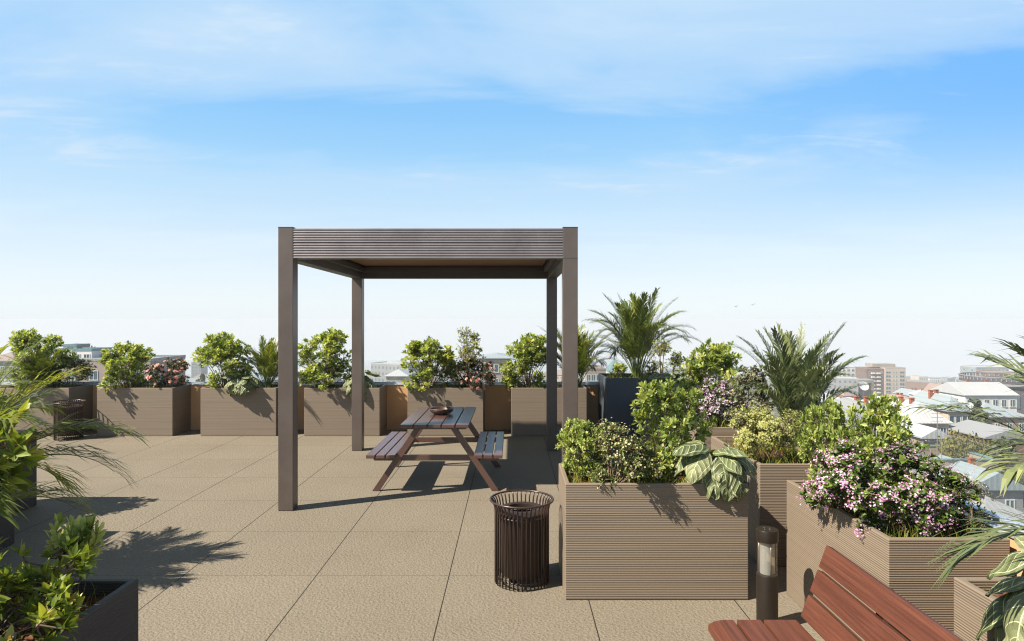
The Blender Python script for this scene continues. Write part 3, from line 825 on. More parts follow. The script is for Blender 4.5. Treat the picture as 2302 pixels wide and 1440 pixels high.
airyP = shrub('airy_shrub', 8, '', 'shrub', M['airy'], H=1.0, Rx=0.42, zlo=0.25, lobes=16, lobe_r=0.13, tips=480, whorl=5, L=0.042, W=0.45, prof=SMALL, var=(0.2,1.0), tilt=(0.7,1.5))
lilacP = shrub('lilac_flowered_bush', 9, '', 'flowering shrub', M['pinkl'], H=0.66, Rx=0.40, zlo=0.15, lobes=13, lobe_r=0.13, tips=330, whorl=6, L=0.048, W=0.6, prof=OVAT, fm=M['lilac'], nfl=1700, frad=0.012, fclust=3)
pinkP = shrub('pink_flowered_bush', 10, '', 'flowering shrub', M['pinkl'], H=0.50, Rx=0.44, zlo=0.03, lobes=27, lobe_r=0.105, tips=840, whorl=6, L=0.036, W=0.7, prof=OVAT, fm=M['pink'], nfl=3600, frad=0.0064, fclust=4, droop=0.4, along=3)
creamP = shrub('cream_flowered_bush', 12, '', 'flowering shrub', M['creaml'], H=0.46, Rx=0.30, zlo=0.06, lobes=15, lobe_r=0.085, tips=620, whorl=7, L=0.032, W=0.36, prof=SMALL, fm=M['cream'], nfl=700, frad=0.0075, fclust=3, droop=0.5)
limeP = shrub('lime_blossom_bush', 13, '', 'flowering shrub', M['airy'], H=0.50, Rx=0.33, zlo=0.34, lobes=14, lobe_r=0.10, tips=420, whorl=6, L=0.028, W=0.45, prof=SMALL, fm=M['lime'], nfl=2600, frad=0.0085, fclust=4, stems=16, var=(0.2,1.0))
sageP = shrub('sage_leaved_shrub', 14, '', 'shrub', M['sage'], H=0.85, Rx=0.34, zlo=0.05, lobes=13, lobe_r=0.13, tips=460, whorl=8, L=0.045, W=0.42, prof=OVAT, var=(0.1,0.9), tilt=(0.8,1.6))
lowP = shrub('low_leafy_shrub', 15, '', 'shrub', M['broad'], H=0.26, Rx=0.17, zlo=0.1, lobes=6, lobe_r=0.07, tips=70, whorl=8, L=0.055, W=0.4, var=(0.4,1.0))
nearP = shrub('glossy_broadleaf_shrub', 17, '', 'shrub', M['broadnear'], H=0.80, Rx=0.52, zlo=0.45, lobes=13, lobe_r=0.14, tips=170, whorl=7, L=0.078, W=0.38, prof=OVAT, along=3, var=(0.2,0.9), twig=0.003)
leggyP = shrub('leggy_broadleaf_shrub', 18, '', 'shrub', M['broadnear'], H=0.40, Rx=0.40, zlo=0.2, lobes=11, lobe_r=0.10, tips=120, whorl=7, L=0.060, W=0.38, prof=OVAT, along=4, var=(0.15,0.85), twig=0.003)
palmA = palm('areca_palm', 3, '', 34, 1.42, lw=0.0125, pairs=46, lf_len=0.27)
palmB = palm('areca_palm', 4, '', 40, 1.25, 'palmpale', spread=0.82, lw=0.0130, pairs=42, lf_len=0.23)
palmN = palm('areca_palm', 6, '', 44, 1.45, 'palmbright', spread=1.15, lf_len=0.34, lw=0.0135, pairs=50)
palmR = palm('areca_palm', 8, '', 40, 1.30, 'palmpale', spread=1.05, lf_len=0.32, lw=0.017, pairs=36)
heartA = heartplant('veined_heart_leaf_plant', 2, '', 24, 0.245, 0.172, 0.27)
heartB = heartplant('veined_heart_leaf_plant', 5, '', 18)
heartR = heartplant('veined_heart_leaf_plant', 9, '', 15, face=205, fan=110)

S = 0.735
def PUT(p, x, y, lab, rz=0.0, sc=1.0, z=S, group=None): return place(p, (x, y, z), rz, sc, lab, group)
Yb = 10.88
# back row, left to right
PUT(broadA, PX(78, Yb), Yb+0.03, 'tall broad leaved bush in the far left corner planter behind the litter bin', 0.4, (1.02,1.02,1.03))
PUT(palmA, PX(92, Yb)+0.1, Yb-0.12, 'small dark palm tucked in front of the bush in the far left corner planter', 0.8, (0.62,0.62,0.56))
PUT(darkP, PX(160, Yb)-0.03, Yb, 'round dark small leaved bush at the right end of the far left corner planter', 0.0, 1.0)
PUT(broadB, PX(284, Yb), Yb, 'broad leaved bush beside the left pink rose bush, between litter bin and pergola', 1.0, (0.92,0.92,0.84))
PUT(roseP, PX(385, Yb), Yb-0.02, 'pink rose bush left of the pergola', 0.3, (0.92,0.92,0.92))
PUT(broadC, PX(503, Yb), Yb+0.03, 'broad leaved bush just left of the front left pergola post', 0.2, (1.02,1.02,1.02))
PUT(palmA, PX(602, Yb), Yb, 'palm partly hidden by the front left pergola post', 2.1, (0.66,0.66,0.70))
PUT(heartA, PX(552, 10.7)-0.02, 10.68, 'small veined plant spilling over a back row planter left of the pergola', 0.1, (1.05,1.05,0.95))
PUT(broadA, PX(733, Yb), Yb, 'broad leaved bush seen between the two left pergola posts', 2.6, (1.02,1.02,1.04))
PUT(heartB, PX(815, Yb), Yb-0.08, 'veined plant half hidden by the rear left pergola post', -0.1, (1.10,1.10,1.2))
PUT(broadB, PX(968, Yb), Yb, 'broad leaved bush right above the picnic table', 3.3, (1.08,1.08,0.92))
PUT(airyP, PX(1052, Yb), Yb+0.1, 'tall thin leaved airy bush rising behind the right pink rose bush', 0.0, (0.95,0.95,1.08))
PUT(roseP, PX(1070, Yb), Yb-0.06, 'pink rose bush seen through the middle of the pergola', 2.4, (0.92,0.92,0.98))
PUT(broadC, PX(1188, Yb), Yb, 'broad leaved bush left of the rear right pergola post', 2.8, (1.03,1.03,1.0))
PUT(palmA, PX(1288, Yb)+0.05, Yb, 'palm standing behind the two right pergola posts', 3.4, (0.78,0.78,0.87))
PUT(palmA, PX(1432, 10.66), 10.66, 'tallest palm growing from the smooth slate planter', 5.0, (0.94,0.94,1.14), 0.93)
PUT(lowP, PX(1392, 10.5), 10.5, 'tuft of leaves under the tallest palm in the slate planter', 0.0, 1.0, 0.93)
# right row
PUT(airyP, PX(1490, 9.25), 9.25, 'airy yellowish bush between the tallest palm and the bush on its right', 1.4, (1.0,1.0,0.92))
PUT(heartA, PX(1530, 8.60), 8.60, 'veined plant leaning out in front of the slate planter', -0.6, (1.35,1.35,1.45), S+0.04)
PUT(broadB, PX(1598, 7.55), 7.55, 'broad leaved bush above the lilac flowers', 4.6, (0.80,0.80,0.98))
PUT(lilacP, PX(1622, 6.95), 6.95, 'lilac flowered bush behind the large bush of the front planter', 0.0, (0.92,0.92,0.85))
PUT(sageP, PX(1690, 6.05), 6.05, 'grey green leaved bush between the lilac flowers and the pale palm', 0.0, (0.82,0.82,0.9))
PUT(palmB, PX(1790, 5.72), 5.72, 'greyish palm on the right, in front of the distant tan tower', 0.9, (0.76,0.76,1.0))
PUT(limeP, PX(1722, 5.22), 5.22, 'rounded bush of pale lime blossom on bare upright stems', 0.0, (0.92,0.92,0.95))
PUT(broadC, PX(1842, 4.42), 4.32, 'broad leaved bush at the back left corner of the pink blossom planter', 1.2, (0.38,0.38,0.68))
PUT(broadA, PX(1975, 4.10), 4.10, 'yellow green broad leaved bush standing behind the pink blossom', 3.5, (0.52,0.50,0.70))
PUT(pinkP, PX(1998, 3.72)-0.02, 3.70, 'bush covered in small pink and white blossom behind the bench', 0.0, (1.08,1.05,0.93))
PUT(darkP, 2.40, 3.52, 'dark leafy bush in the shade to the right of the pink blossom', 1.9, (0.5,0.5,0.55))
PUT(palmR, 2.34, 2.10, 'palm reaching in from the right frame edge with long pale fronds', 2.0, (0.88,0.86,1.02))
PUT(heartR, 2.12, 2.36, 'large veined plant hanging over the planter in the bottom right corner', 0.0, (1.12,1.12,1.15))
# front planter
PUT(broadC, 0.52, 4.86, 'broad leaved bush at the back left corner of the front planter', 5.0, (0.62,0.34,0.45))
PUT(creamP, 0.74, 4.52, 'low bush with tiny cream flowers spilling over the front planter edge', 0.0, (1.05,1.15,1.0))
PUT(broadA, 1.17, 4.80, 'big broad leaved bush in the middle of the front planter', 0.3, (0.72,0.42,0.74))
PUT(lowP, 1.06, 4.58, 'bright young leafy shoot in the grass of the front planter', 0.5, 0.85)
PUT(heartA, 1.42, 4.56, 'large veined plant with leaves hanging over the front planter face', 0.15, (1.0,1.0,1.05))
# left side
PUT(palmN, -2.56, 2.66, 'palm whose fronds arch in from the left frame edge', 0.3, (0.76,0.45,0.84), S)
PUT(nearP, -2.36, 2.44, 'glossy large leaved bush entering at the left frame edge', 0.0, (1.15,0.55,1.2))
PUT(leggyP, -1.92, 2.28, 'leggy bush with bare stems in the bottom left corner planter', 0.0, (1.0,0.9,1.0))
PUT(leggyP, -1.90, 2.22, 'leggy bush at the very bottom left of the frame', 2.2, (1.0,0.9,0.85))
PUT(lowP, -1.80, 2.62, 'slim dark sprig at the back corner of the bottom left planter', 1.0, (0.8,0.8,1.3))
PUT(palmN, -4.38, 4.44, 'palm outside the left frame edge that throws its fan shaped shadow on the paving', 1.4, (0.80,0.80,0.75))
PUT(broadA, -5.25, 6.1, 'bush outside the left frame edge in the shaded planter', 1.1, (0.72,0.72,0.75))

# grass and weeds in the planters: nobody could count it
gb = MB(); gr = random.Random(44)
for (x0, x1, y0, y1, sz) in planter_tops:
    far = y0 > 8
    n = 420 if far else 1500
    if x0 < -2.3 and y0 < 8: n = 150
    for _ in range(n):
        x, y = gr.uniform(x0+.01, x1-.01), gr.uniform(y0+.01, y1-.01)
        if math.sin(x*9+y*4)+math.sin(y*13-x*5) < -0.5: continue
        h = gr.uniform(0.03, 0.125)*(1.0 if gr.random() < .85 else 1.5); w = 0.0035 if not far else 0.006
        an = gr.uniform(0, 6.28); c, s = math.cos(an), math.sin(an); ln = gr.uniform(0.1, 0.9)*h; q = gr.uniform(0, 6.28)
        dx, dy = ln*math.cos(q), ln*math.sin(q)
        gb.add([(x-w*c, y-w*s, sz-.01), (x+w*c, y+w*s, sz-.01), (x+w*.7*c+dx*.4, y+w*.7*s+dy*.4, sz+h*.6), (x-w*.7*c+dx*.4, y-w*.7*s+dy*.4, sz+h*.6), (x+dx, y+dy, sz+h)], [(0,1,2,3),(3,2,4)], 0, gr.random())
tag(gb.build('grass', M['grass']), 'short grass and weeds growing in the planters', 'grass', None, 'stuff')
# ------------------------------------------------------------------ city below the terrace
def gz(x, y):
    D = math.hypot(x, y)
    return -17 - 0.072*max(D, 40)
tb = MB(); rings = [0, 20, 40, 60, 85, 115, 150, 200, 260, 340, 450, 600, 800, 1100, 1350, 1600]; ns = 96
V = []; F = []
for D in rings:
    for k in range(ns):
        an = 2*math.pi*k/ns; x, y = D*math.cos(an), D*math.sin(an); V.append((x, y, gz(x, y)))
for i in range(len(rings)-1):
    for k in range(ns):
        k2 = (k+1) % ns; F.append((i*ns+k, (i+1)*ns+k, (i+1)*ns+k2, i*ns+k2))
tb.add(V, F)
mg, tg, bg = mat('city_ground', (0.1,0.11,0.08), 0.9, 0, 0.2)
tc = tg.new('ShaderNodeTexCoord')
g1 = tg.noise(tc.outputs['Object'], 0.018, 6, 0.7); g2 = tg.noise(tc.outputs['Object'], 0.11, 5, 0.7)
cg = tg.ramp(g2, [(0.35, (0.045,0.06,0.025)), (0.5, (0.12,0.115,0.10)), (0.62, (0.22,0.21,0.20)), (0.75, (0.09,0.09,0.085))])
tg.link(tg.mix(tg.ramp(g1, [(0.4, (0,0,0)), (0.6, (0.6,0.6,0.6))]), cg, (0.055,0.075,0.03)), bg.inputs['Base Color'])
tag(tb.build('ground', mg), 'hazy hillside ground of the city below', None, None, 'structure')

W_ = lambda n, c: simple(n, tuple(q*0.66 for q in c), 0.85, 0, 0.2, 0.12, 0.25, 0.01, 3)
CW = {'cream': W_('cream_plaster', (0.62,0.52,0.42)), 'white': W_('white_plaster', (0.78,0.75,0.71)), 'brown': W_('brown_brick', (0.20,0.135,0.105)),
      'grey': W_('grey_plaster', (0.30,0.30,0.31)), 'pink': W_('pinkish_plaster', (0.46,0.35,0.31)), 'teal': W_('teal_grey_panel', (0.30,0.36,0.37)), 'dark': W_('dark_stone', (0.11,0.10,0.115)), 'beige': W_('beige_concrete', (0.40,0.33,0.27))}
RF = {'white': m_roof('white_sheet_roof', (0.64,0.67,0.69), 0.4), 'blue': m_roof('blue_grey_sheet_roof', (0.40,0.48,0.52), 0.4), 'grey': m_roof('grey_sheet_roof', (0.40,0.42,0.44)), 'rust': m_roof('rusty_sheet_roof', (0.42,0.33,0.29), 0.6), 'teal': m_roof('teal_sheet_roof', (0.22,0.38,0.40))}
FRM = simple('window_frame_white', (0.45,0.47,0.48), 0.5)
PANE = mat('window_pane', (0.05,0.085,0.10), 0.12, 0.0, 0.8)[0]
BRK = simple('chimney_brick', (0.25,0.085,0.045), 0.9, 0, 0.2, 0.2, 1.5)
DISH = simple('dish_enamel', (0.50,0.52,0.53), 0.5)
POLE = simple('galvanised_pole', (0.24,0.22,0.21), 0.5, 0.5)

def window(root, x, y, z, w, h, face, panes=True):
    """window on a wall face: 'f' toward -y, 'l' toward -x, 'r' toward +x"""
    b = MB(); d = 0.08; t = 0.12
    def bx(mb, a0, a1, z0, z1, p0, p1):
        if face == 'f': mb.box(x+a0, x+a1, y-p1, y-p0, z+z0, z+z1)
        elif face == 'l': mb.box(x-p1, x-p0, y+a0, y+a1, z+z0, z+z1)
        else: mb.box(x+p0, x+p1, y+a0, y+a1, z+z0, z+z1)
    bx(b, -w/2, -w/2+t, 0, h, 0.005, d); bx(b, w/2-t, w/2, 0, h, 0.005, d); bx(b, -w/2+t, w/2-t, h-t, h, 0.005, d); bx(b, -w/2-0.1, w/2+0.1, -0.14, 0, 0.005, 0.2)
    if w > 1.0: bx(b, -0.05, 0.05, 0, h-t, 0.005, d)
    f = b.build('window', FRM, root)
    if panes:
        g = MB()
        if w > 1.0: bx(g, -w/2+t, -0.05, 0, h-t, 0.005, 0.03); bx(g, 0.05, w/2-t, 0, h-t, 0.005, 0.03)
        else: bx(g, -w/2+t, w/2-t, 0, h-t, 0.005, 0.03)
        g.build('pane', PANE, f)
    return f

def house(name, label, cat, w, d, h, wall, roof, kind='hip', rh=2.5, rows=3, cols=4, side=2, win=(1.1,1.6), chim=0, step=3.1, group=None, rz=0, top=1.1, patt=None, eav=0.45, firstrow=0):
    """base centre at the origin of an Empty"""
    root = thing(name, label, cat, (0,0,0), rz, group)
    b = MB(); b.box(-w/2, w/2, -d/2, d/2, -4, h); b.build('wall', patt or wall, root)
    r = MB(); e = eav
    if kind == 'flat':
        p = 0.5
        r.box(-w/2-.05, w/2+.05, -d/2-.05, -d/2+.3, h+.01, h+p); r.box(-w/2-.05, w/2+.05, d/2-.3, d/2+.05, h+.01, h+p)
        r.box(-w/2-.05, -w/2+.3, -d/2+.31, d/2-.31, h+.01, h+p); r.box(w/2-.3, w/2+.05, -d/2+.31, d/2-.31, h+.01, h+p)
        r.box(-w/2+.31, w/2-.31, -d/2+.31, d/2-.31, h+.01, h+.1)
    else:
        X, Y = w/2+e, d/2+e
        if kind == 'gable': hipx = 0
        elif kind == 'pyramid': hipx = X
        else: hipx = min(Y, X*0.8)
        z0 = h+.02; z1 = h+.2; zr = h+rh
        if X >= Y or kind == 'pyramid': ra, rb = (-X+hipx, 0, zr), (X-hipx, 0, zr); 
        else: ra = rb = None
        if ra is None:
            hp = 0 if kind == 'gable' else min(X, Y*0.8); ra, rb = (0, -Y+hp, zr), (0, Y-hp, zr)
            P = [(-X,-Y,z0),(X,-Y,z0),(X,Y,z0),(-X,Y,z0),(-X,-Y,z1),(X,-Y,z1),(X,Y,z1),(-X,Y,z1),ra,rb]
            r.add(P, [(0,3,2,1),(0,1,5,4),(1,2,6,5),(2,3,7,6),(3,0,4,7),(4,5,8),(5,6,9,8),(6,7,9),(7,4,8,9)])
        else:
            P = [(-X,-Y,z0),(X,-Y,z0),(X,Y,z0),(-X,Y,z0),(-X,-Y,z1),(X,-Y,z1),(X,Y,z1),(-X,Y,z1),ra,rb]
            r.add(P, [(0,3,2,1),(0,1,5,4),(1,2,6,5),(2,3,7,6),(3,0,4,7),(4,5,9,8),(5,6,9),(6,7,8,9),(7,4,8)])
    rf = r.build('roof', roof, root)
    cr = random.Random(int(w*100+h*7))
    for k in range(chim):
        x, y = cr.uniform(-w*.35, w*.35), cr.uniform(-d*.2, d*.2); c = MB()
        zz = h + (rh*0.4 if kind != 'flat' else 0.12)
        c.box(x-.28, x+.28, y-.25, y+.25, zz, h+rh+0.45); c.box(x-.36, x+.36, y-.33, y+.33, h+rh+0.455, h+rh+0.56); c.build('chimney', BRK, rf)
    for i in range(firstrow, rows):
        z = h - top - win[1] - i*step
        if z < 0.3: break
        for k in range(cols): window(root, -w/2 + w*(k+0.5)/cols, -d/2, z, win[0], win[1], 'f')
        for k in range(side):
            window(root, -w/2, -d/2 + d*(k+0.5)/side, z, win[0], win[1], 'l'); window(root, w/2, -d/2 + d*(k+0.5)/side, z, win[0], win[1], 'r')
    return root
named = []
def at_px(u0, u1, vtop, D, depth):
    """width, height and base centre of a building whose front stands D metres out"""
    x0, x1 = PX(u0, D), PX(u1, D); y = D + depth/2; g = gz((x0+x1)/2, y)
    named.append(((x0+x1)/2, y, max(x1-x0, depth)*0.62))
    return x1-x0, PZ(vtop, D)-g, ((x0+x1)/2, y, g)
def HB(u0, u1, vtop, D, depth, label, wall, roof, **kw):
    w, h, c = at_px(u0, u1, vtop, D, depth)
    cat = kw.pop('cat', 'house'); nm = kw.pop('name', 'house')
    o = house(nm, label, cat, w, depth, h, wall, roof, **kw); o.location = c
    return o
# near right side
def flat_annex():
    w, h, c = at_px(2092, 2245, 1034, 78, 9)
    root = thing('flat_roofed_annex', 'low grey annex with a sunken flat roof, below the right palm fronds', 'building', c)
    b = MB(); b.box(-w/2, w/2, -4.5, 4.5, -4, h-1.5); b.build('wall', CW['grey'], root)
    b = MB(); t = 0.4
    b.box(-w/2, w/2, -4.5, -4.5+t, h-1.49, h); b.box(-w/2, -w/2+t, -4.5+t, 4.5-t, h-1.49, h); b.box(w/2-t, w/2, -4.5+t, 4.5-t, h-1.49, h); b.box(-w/2, w/2, 4.5-t, 4.5, h-1.49, h)
    b.build('parapet', CW['beige'], root)
    b = MB(); b.box(-w/2-.1, w/2+.1, -4.6, -4.0, h+.003, h+.12); b.box(-w/2-.1, -w/2+.5, -3.99, 3.99, h+.003, h+.12); b.box(w/2-.5, w/2+.1, -3.99, 3.99, h+.003, h+.12); b.box(-w/2-.1, w/2+.1, 4.0, 4.6, h+.003, h+.12)
    b.build('coping', RF['teal'], root)
    b = MB(); b.tube([(-0.5,1,h-1.45),(-0.5,1,h+0.2)], 0.12, 10); b.build('vent_pipe', POLE, root)
flat_annex()
HB(2052, 2134, 952, 108, 12, 'cream house wing with a large white sheet roof, left of the window facade', CW['cream'], RF['white'], kind='hip', rh=3.2, rows=3, cols=3, side=2, chim=3, top=0.6)
HB(2132, 2176, 925, 113, 12, 'narrow cream house with tall paired windows below a white hipped roof', CW['cream'], RF['blue'], kind='hip', rh=2.6, rows=4, cols=3, side=2, win=(1.0,1.9), step=3.4, top=0.7, chim=2)
HB(2075, 2131, 985, 88, 8, 'small bare beige lean-to house behind the flat annex', CW['beige'], RF['white'], kind='gable', rh=1.4, rows=1, cols=1, side=1, win=(0.8,1.2))
HB(2170, 2286, 889, 180, 14, 'long white two storey house with a white sheet roof and two rows of windows', CW['white'], RF['white'], kind='gable', rh=3.2, rows=3, cols=6, side=2, win=(1.5,2.0), step=4.2, chim=3)
HB(2135, 2166, 893, 190, 12, 'small house with a steep rust stained roof beside the long white house', CW['pink'], RF['rust'], kind='gable', rh=3.2, rows=2, cols=1, side=1, chim=1)
HB(2202, 2310, 938, 128, 12, 'grey lilac house with a pale blue roof under the palm tips at the right edge', CW['pink'], RF['blue'], kind='hip', rh=2.4, rows=2, cols=4, side=2)
HB(2215, 2330, 985, 100, 9, 'low dark brick shed behind the palm fronds at the right edge', CW['brown'], RF['grey'], kind='gable', rh=1.5, rows=1, cols=3, side=1)
HB(2180, 2300, 1100, 72, 9, 'low house with a blue grey sheet roof under the right palm fronds', CW['grey'], RF['blue'], kind='gable', rh=2.0, rows=1, cols=2, side=1, chim=1)
HB(2205, 2330, 1175, 62, 8, 'lowest grey roofed house seen between the veined leaves and pink blossom', CW['grey'], RF['grey'], kind='hip', rh=1.8, rows=1, cols=2, side=1)
HB(1905, 2010, 945, 100, 12, 'wide house with a dull grey roof behind the yellow green bush', CW['pink'], RF['grey'], kind='hip', rh=2.6, rows=2, cols=4, side=2, chim=2)
HB(1858, 1905, 906, 135, 9, 'brick red house under a white canopy roof beside the grey palm', CW['brown'], RF['white'], kind='hip', rh=1.6, rows=2, cols=3, side=2)
# towers
def tower():
    D = 470; w, h, c = at_px(1990, 2036, 826, D, 20)
    root = thing('tower_block', 'tan nine storey tower block with its shaded side in brown, the tallest one right of the grey palm', 'building', c)
    b = MB(); b.box(-w/2, w/2, -10, 10, -6, h); b.build('wall', CW['cream'], root)
    b = MB(); b.box(-w/2-13.2, -w/2-0.02, -9, 11, -6, h-0.8); b.build('shaded_side_block', CW['brown'], root)  # brown block stands for the tower's shaded left face, shade put into its colour
    b = MB(); b.box(-w/2-6, w/2-4, -4, 6, h+.02, h+2.4); b.build('roof_house', CW['beige'], root)
    b = MB(); b.box(-w/2-.2, w/2+.2, -10.2, 10.2, h+.003, h+.018); b.build('roof', RF['blue'], root)
    for i in range(8):
        z = h - 4.2 - i*2.85
        for k, (xx, ww) in enumerate(((-5.2,3.6),(-1.2,1.1),(0.9,1.1),(5.0,3.6))): window(root, xx, -10, z, ww, 1.5, 'f', True)
        for xx in (-w/2-11, -w/2-2): window(root, xx, -9, z, 1.0, 1.5, 'f', True)
        for xx in (-w/2-8.6, -w/2-4.6):
            b = MB(); b.box(xx-1.3, xx+1.3, -10.2, -9.005, z-0.5, z+0.5); b.build('balcony', CW['white'], root)
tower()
HB(1862, 1923, 826, 455, 16, 'pale cream tower block half hidden by the grey palm', CW['white'], RF['white'], kind='flat', rh=0.5, rows=8, cols=6, side=2, win=(2.0,1.6), cat='building', name='tower_block')
HB(1922, 1950, 841, 540, 14, 'grey slab block between the two pale tower blocks', CW['grey'], RF['grey'], kind='flat', rows=6, cols=5, side=1, win=(1.2,1.4), cat='building', name='apartment_block')
HB(2195, 2268, 826, 440, 16, 'teal grey glassy high rise on the skyline near the right edge', CW['teal'], RF['white'], kind='flat', rows=8, cols=8, side=2, win=(1.9,1.9), step=2.8, cat='building', name='tower_block')
HB(2236, 2292, 838, 350, 14, 'plain brown brick building in front of the teal high rise', CW['brown'], RF['rust'], kind='flat', rows=3, cols=4, side=2, win=(1.2,1.5), cat='building', name='apartment_block')
def rotunda():
    D = 205; w, h, c = at_px(2240, 2420, 860, D, 26)
    root = thing('rotunda', 'dark round building with a pale balustrade ring at the right frame edge', 'building', c); r = w/2
    b = MB(); b.lathe([(0,-4),(r,-4),(r,h),(0,h)], 48); b.build('wall', CW['dark'], root)
    b = MB(); b.lathe([(r+.05,h-2.2),(r+1.0,h-1.4),(r+1.0,h-.9),(r+.05,h-.8)], 48); b.build('cornice', CW['grey'], root)
    b = MB(); b.lathe([(r-.3,h+1.1),(r+.3,h+1.1),(r+.3,h+1.35),(r-.3,h+1.35)], 48, closed=True)
    for k in range(60):
        a = 2*math.pi*k/60; b.tube([(r*math.cos(a), r*math.sin(a), h+.01), (r*math.cos(a), r*math.sin(a), h+1.1)], 0.2, 5)
    b.build('balustrade_ring', CW['grey'], root)
    for k in range(9):
        a = math.pi + 0.15 + k*0.33; b = MB(); m_ = Matrix.Translation((r*math.cos(a), r*math.sin(a), h-6.5)) @ Matrix.Rotation(a, 4, 'Z'); b.obox(m_, 0.4, 1.9, 4.0); b.build('window', PANE, root)
rotunda()
# left and middle, seen between the planter bushes
HB(84, 338, 812, 112, 12, 'wide beige house with one white window, left of the pergola behind the rose bush', CW['pink'], RF['grey'], kind='flat', rows=2, cols=5, side=2, win=(1.5,1.6), top=1.6, step=3.2)
HB(120, 206, 789, 121, 6, 'pale rooftop annex with a teal edged roof above the wide beige house', CW['white'], RF['teal'], kind='flat', rows=1, cols=4, side=1, win=(1.2,1.0), top=0.5)
HB(142, 172, 779, 126, 4, 'small lift house at the very top of the left rooftops', CW['pink'], RF['teal'], kind='flat', rows=1, cols=2, side=1, win=(0.7,0.9), top=0.4)
HB(-40, 34, 812, 150, 12, 'grey house at the left frame edge beyond the corner planter', CW['grey'], RF['rust'], kind='hip', rh=2, rows=2, cols=4, side=2)
HB(1082, 1150, 806, 135, 12, 'beige house with a pale blue roof behind the right pink rose bush', CW['beige'], RF['blue'], kind='hip', rh=0.9, rows=3, cols=3, side=2, win=(1.0,1.7))
HB(1318, 1362, 832, 165, 12, 'tan house seen between the two palms beside the pergola', CW['beige'], RF['rust'], kind='flat', rows=3, cols=4, side=2)
HB(1372, 1402, 836, 260, 12, 'house with a steep teal pyramid roof behind the tallest palm', CW['white'], RF['teal'], kind='pyramid', rh=5.5, rows=2, cols=2, side=1)
HB(670, 705, 836, 150, 11, 'pale house peeping out left of the bush between the two left pergola posts', CW['beige'], RF['white'], kind='hip', rh=2, rows=3, cols=3, side=2)
HB(868, 915, 846, 170, 12, 'cream house seen below the pergola just left of the table bush', CW['cream'], RF['white'], kind='hip', rh=1.8, rows=3, cols=4, side=2)
HB(872, 905, 818, 620, 14, 'pale teal tower far off on the skyline inside the pergola frame', CW['teal'], RF['teal'], kind='flat', rows=6, cols=3, side=1, win=(2,1.6), cat='building', name='tower_block')
HB(430, 452, 815, 640, 14, 'slim grey tower on the skyline between the left rose bush and its neighbour', CW['grey'], RF['grey'], kind='flat', rows=6, cols=3, side=1, win=(2,1.6), cat='building', name='tower_block')
HB(2130, 2148, 851, 560, 10, 'small teal rooftop tower on the skyline right of the tan tower', CW['teal'], RF['blue'], kind='flat', rows=2, cols=2, side=1, cat='building', name='tower_block')
HB(2085, 2120, 866, 420, 14, 'brown brick apartment block on the skyline right of the tan tower', CW['brown'], RF['grey'], kind='flat', rows=3, cols=4, side=2, cat='building', name='apartment_block')
HB(2120, 2165, 864, 400, 14, 'cream apartment block with a blank wall on the right skyline', CW['cream'], RF['grey'], kind='flat', rows=3, cols=3, side=2, cat='building', name='apartment_block')
HB(2038, 2066, 858, 500, 14, 'cream block with banded windows just right of the tan tower', CW['white'], RF['rust'], kind='flat', rows=4, cols=4, side=2, cat='building', name='apartment_block')

HB(2066, 2086, 847, 640, 14, 'pale cream block on the skyline, second right of the tan tower', CW['cream'], RF['white'], kind='flat', rows=5, cols=4, side=1, cat='building', name='apartment_block')
HB(2090, 2112, 851, 700, 14, 'white slab on the skyline behind the brown brick block', CW['white'], RF['grey'], kind='flat', rows=5, cols=5, side=1, cat='building', name='apartment_block')
HB(2150, 2178, 852, 620, 14, 'pale block on the skyline right of the small teal tower', CW['white'], RF['blue'], kind='flat', rows=5, cols=5, side=1, cat='building', name='apartment_block')
HB(2176, 2196, 856, 540, 14, 'tan block on the skyline touching the teal high rise', CW['cream'], RF['grey'], kind='flat', rows=5, cols=4, side=1, cat='building', name='apartment_block')
HB(2045, 2082, 890, 290, 12, 'white house with a pale roof in the middle of the right roofscape', CW['white'], RF['blue'], kind='gable', rh=2.5, rows=3, cols=4, side=2, chim=2)
HB(2086, 2118, 893, 255, 12, 'cream three storey house above the large satellite dish', CW['cream'], RF['white'], kind='hip', rh=2.2, rows=3, cols=4, side=2, chim=2)
HB(1985, 2030, 912, 200, 12, 'cream house row under the tan tower, just above the yellow green bush', CW['cream'], RF['white'], kind='hip', rh=2.2, rows=3, cols=5, side=2, chim=2)
HB(2034, 2072, 915, 175, 12, 'white house with a stained roof left of the smaller dish', CW['white'], RF['rust'], kind='hip', rh=2.6, rows=3, cols=4, side=2, chim=2)
# satellite dishes, masts
def dish(u, v, D, rad, label):
    x, z = PX(u, D), PZ(v, D)
    root = thing('satellite_dish', label, 'satellite dish', (x, D, z))
    b = MB(); Mx = Matrix.Rotation(R(68), 4, 'X') @ Matrix.Rotation(R(0), 4, 'Z')
    prof = [(0.0,0.0),(rad*.5,rad*.06),(rad*.85,rad*.2),(rad,rad*.3),(rad*.98,rad*.33),(rad*.5,rad*.1),(0,0.03)]
    b.lathe(prof, 24); b.v = [tuple(Mx @ Vector(p)) for p in b.v]; b.build('reflector', DISH, root, smooth='auto')
    b = MB(); b.tube([(0,0.1,-0.1),(0,0.12,-rad*2.2)], 0.06, 6); b.build('mast', POLE, root)
    b = MB(); b.tube([Mx @ Vector((0,-rad*.9,rad*.25)), Mx @ Vector((0,0,rad*.9))], 0.035, 5); b.build('feed_arm', POLE, root)
dish(2180, 911, 112, 0.55, 'round white satellite dish at the gable of the narrow cream house')
dish(2080, 893, 150, 0.60, 'large white satellite dish above the white roofs, left of the rust stained roof')
dish(2070, 908, 140, 0.45, 'smaller white satellite dish just under the large one')
dish(2056, 921, 128, 0.45, 'lowest white satellite dish of the three at the edge of the yellow green bush')
